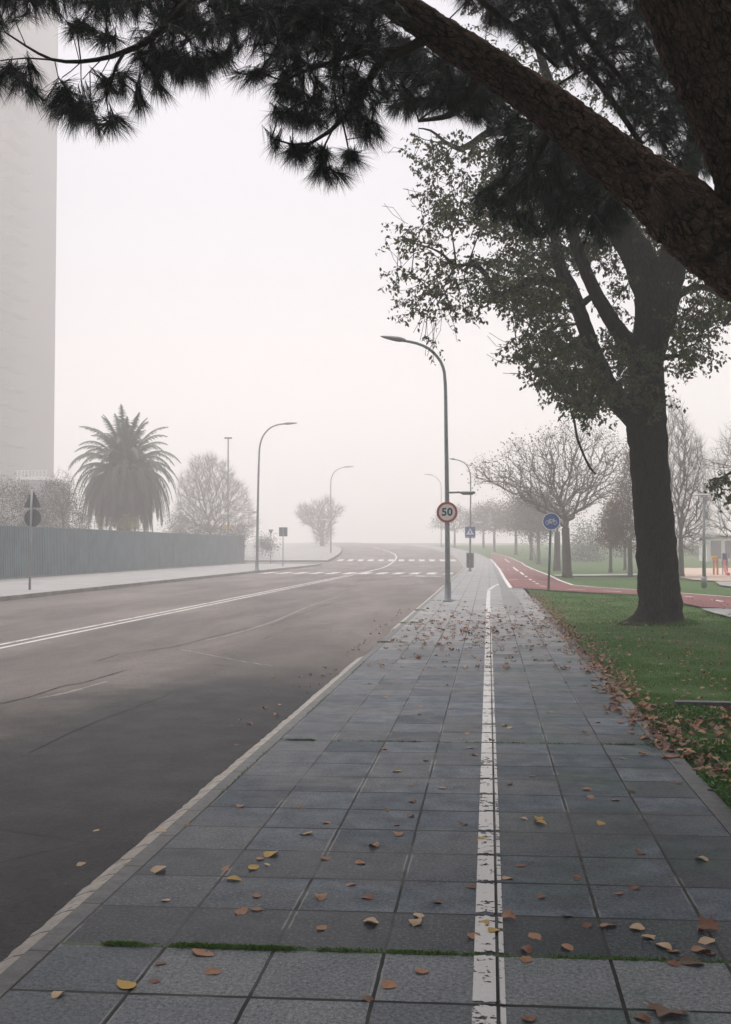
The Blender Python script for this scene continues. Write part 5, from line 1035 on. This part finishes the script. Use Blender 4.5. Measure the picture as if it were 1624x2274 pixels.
def place(p, col, size, kind=None, extra=''):
    global nleaf
    i = rng.integers(7, 10) if kind == 'maple' else rng.integers(0, 7)
    o = bpy.data.objects.new('fallen_leaf', MESHES[(col, int(i))]); COL.objects.link(o); o.location = p; s = size*rng.uniform(1.0, 1.2); o.scale = (s, s, s*rng.uniform(0.6, 1.1)); o.rotation_euler = (rng.normal(0, 0.12), rng.normal(0, 0.12), rng.uniform(0, 6.28))
    zn, gr = zone(p); sz = 'big ' if size > 0.078 else 'small ' if size < 0.047 else ''
    o['label'] = '%s%s %sfallen leaf %s' % (sz, col, 'lobed ' if kind == 'maple' else '', zn); o['category'] = 'leaf'; o['group'] = gr; nleaf += 1
for x, y, col, size, kind in spec:
    p = G(x, y)
    if p[0] < -1.83: p = G(x, y, -0.08)
    p[2] += 0.001; place(p, col, size, kind)
cols_ = ['brown', 'orange brown', 'rust', 'orange brown', 'cream', 'brown', 'rust']
def lz(x, y): return 0.001 if x < 1.37 else float(-0.01 + swell(x, y) + 0.03)
for _ in range(80):                                        # leaf carpet on the clover, nearest part
    y = rng.uniform(5.6, 9.9); x = 1.42 + rng.random()**0.9*(0.42*y - 1.2); z = float(-0.03 + swell(x, y) + 0.055); place((x, y, z), cols_[rng.integers(0, 7)], rng.uniform(.06, .10), 'maple' if rng.random() < 0.5 else None)
for _ in range(60):
    y = rng.uniform(10.2, 15); x = 1.30 + abs(rng.normal(0, 0.10)) if rng.random() < 0.6 else rng.uniform(1.5, 4.5); place((x, y, lz(x, y)), cols_[rng.integers(0, 7)], rng.uniform(.05, .085))
m = MB()                                                   # all the smaller, farther leaves
def far_leaves(x, y, z, size):
    for (a, b, c) in zip(x, y, z):
        me = PROTO[rng.integers(0, 10)][1]; n = len(me.vertices); v = np.empty(n*3); me.vertices.foreach_get('co', v); v = v.reshape(-1, 3)*size*rng.uniform(0.7, 1.25)*np.array([1, 1, rng.uniform(0.8, 2.6)]); t = rng.random()*6.28; w = v.copy(); w[:, 0] = v[:, 0]*math.cos(t) - v[:, 1]*math.sin(t); w[:, 1] = v[:, 0]*math.sin(t) + v[:, 1]*math.cos(t)
        T_ = [list(pp.vertices) for pp in me.polygons]; m.add(w + [a, b, c], [np.array([f for f in T_ if len(f) == 3]), np.array([f for f in T_ if len(f) == 4])])
n = 640; y = np.clip(rng.normal(19.0, 3.4, n), 12.8, 30); x = rng.uniform(-1.55, 1.3, n); far_leaves(x, y, np.full(n, 0.002), 0.078)
n = 800; y = 7.5 + 25*rng.random(n)**1.2; x = 1.30 + rng.normal(0, 0.10, n)*(1 + 0.02*y) + 0.004*y; far_leaves(x, y, np.where(x > 1.37, 0.025, 0.006), 0.078)
n = 1500; x = rng.uniform(1.4, 10, n); y = 10.2 + 20*rng.random(n)**1.3; far_leaves(x, y, -0.01 + swell(x, y) + 0.03, 0.062)
n = 60; y = rng.uniform(8, 26, n); x = -1.95 - abs(rng.normal(0, 0.25, n)); far_leaves(x, y, np.full(n, -0.077), 0.055)
n = 1300; y = rng.uniform(5.2, 9.95, n); x = 1.42 + rng.random(n)*(0.42*y - 1.0); far_leaves(x, y, -0.03 + swell(x, y) + 0.035, 0.075)
fl = leafmat('leaf_litter', [LCOL['brown'][1], LCOL['brown'][0], LCOL['orange brown'][1], LCOL['rust'][0], LCOL['orange brown'][0], LCOL['brown'][1], LCOL['cream'][1]], 0.7, 0.1)
tag(m.build('leaf_litter', fl), kind='stuff')

# ------------------------------------------------------------------ fog, sky, light
DENS = 0.0050
m = MB(); m.box((0, 280, 51.5 - 0.75), (1340, 900, 104.5)); hz = m.build('haze', None); hz['kind'] = 'stuff'
hm = bpy.data.materials.new('fog_air'); hm.use_nodes = True; t = hm.node_tree; t.nodes.clear(); o_n = t.nodes.new('ShaderNodeOutputMaterial'); v_n = t.nodes.new('ShaderNodeVolumePrincipled')
v_n.inputs['Color'].default_value = (1.0, 0.970, 0.964, 1); v_n.inputs['Density'].default_value = DENS; v_n.inputs['Anisotropy'].default_value = 0.0; t.links.new(v_n.outputs[0], o_n.inputs['Volume']); hz.data.materials.append(hm)
hm.cycles.homogeneous_volume = True

SUN_EL, SUN_AZ = 68.0, -25.0                                # behind the fog, ahead and to the left
w = bpy.data.worlds.new('World'); sc.world = w; w.use_nodes = True; t = w.node_tree; t.nodes.clear()
sky = t.nodes.new('ShaderNodeTexSky'); sky.sky_type = 'NISHITA'; sky.sun_disc = False; sky.sun_elevation = R(SUN_EL); sky.sun_rotation = R(SUN_AZ); sky.air_density = 1.0; sky.dust_density = 6.0; sky.ozone_density = 1.0
hs = t.nodes.new('ShaderNodeHueSaturation'); hs.inputs['Saturation'].default_value = 1.0
bg = t.nodes.new('ShaderNodeBackground'); bg.inputs['Strength'].default_value = 0.05; ow = t.nodes.new('ShaderNodeOutputWorld')
t.links.new(sky.outputs[0], hs.inputs['Color']); t.links.new(hs.outputs[0], bg.inputs[0]); t.links.new(bg.outputs[0], ow.inputs[0])
sl = bpy.data.lights.new('sun', 'SUN'); sl.energy = 1.7; sl.angle = R(60); sl.color = (1.0, 0.985, 0.97); so = bpy.data.objects.new('sun', sl); COL.objects.link(so)
az, el = R(SUN_AZ), R(SUN_EL); dv = Vector((math.sin(az)*math.cos(el), math.cos(az)*math.cos(el), math.sin(el))); so.rotation_euler = dv.to_track_quat('Z', 'Y').to_euler(); so.location = (0, 0, 30)
sc.view_settings.view_transform = 'Standard'; sc.view_settings.look = 'None'; sc.view_settings.exposure = 1.66; sc.view_settings.gamma = 1.0
sc.cycles.max_bounces = 10; sc.cycles.diffuse_bounces = 3; sc.cycles.glossy_bounces = 2; sc.cycles.transmission_bounces = 2; sc.cycles.volume_bounces = 8; sc.cycles.transparent_max_bounces = 8
sc.cycles.use_denoising = True
sc.cycles.sample_clamp_indirect = 4.0
sc.render.film_transparent = False
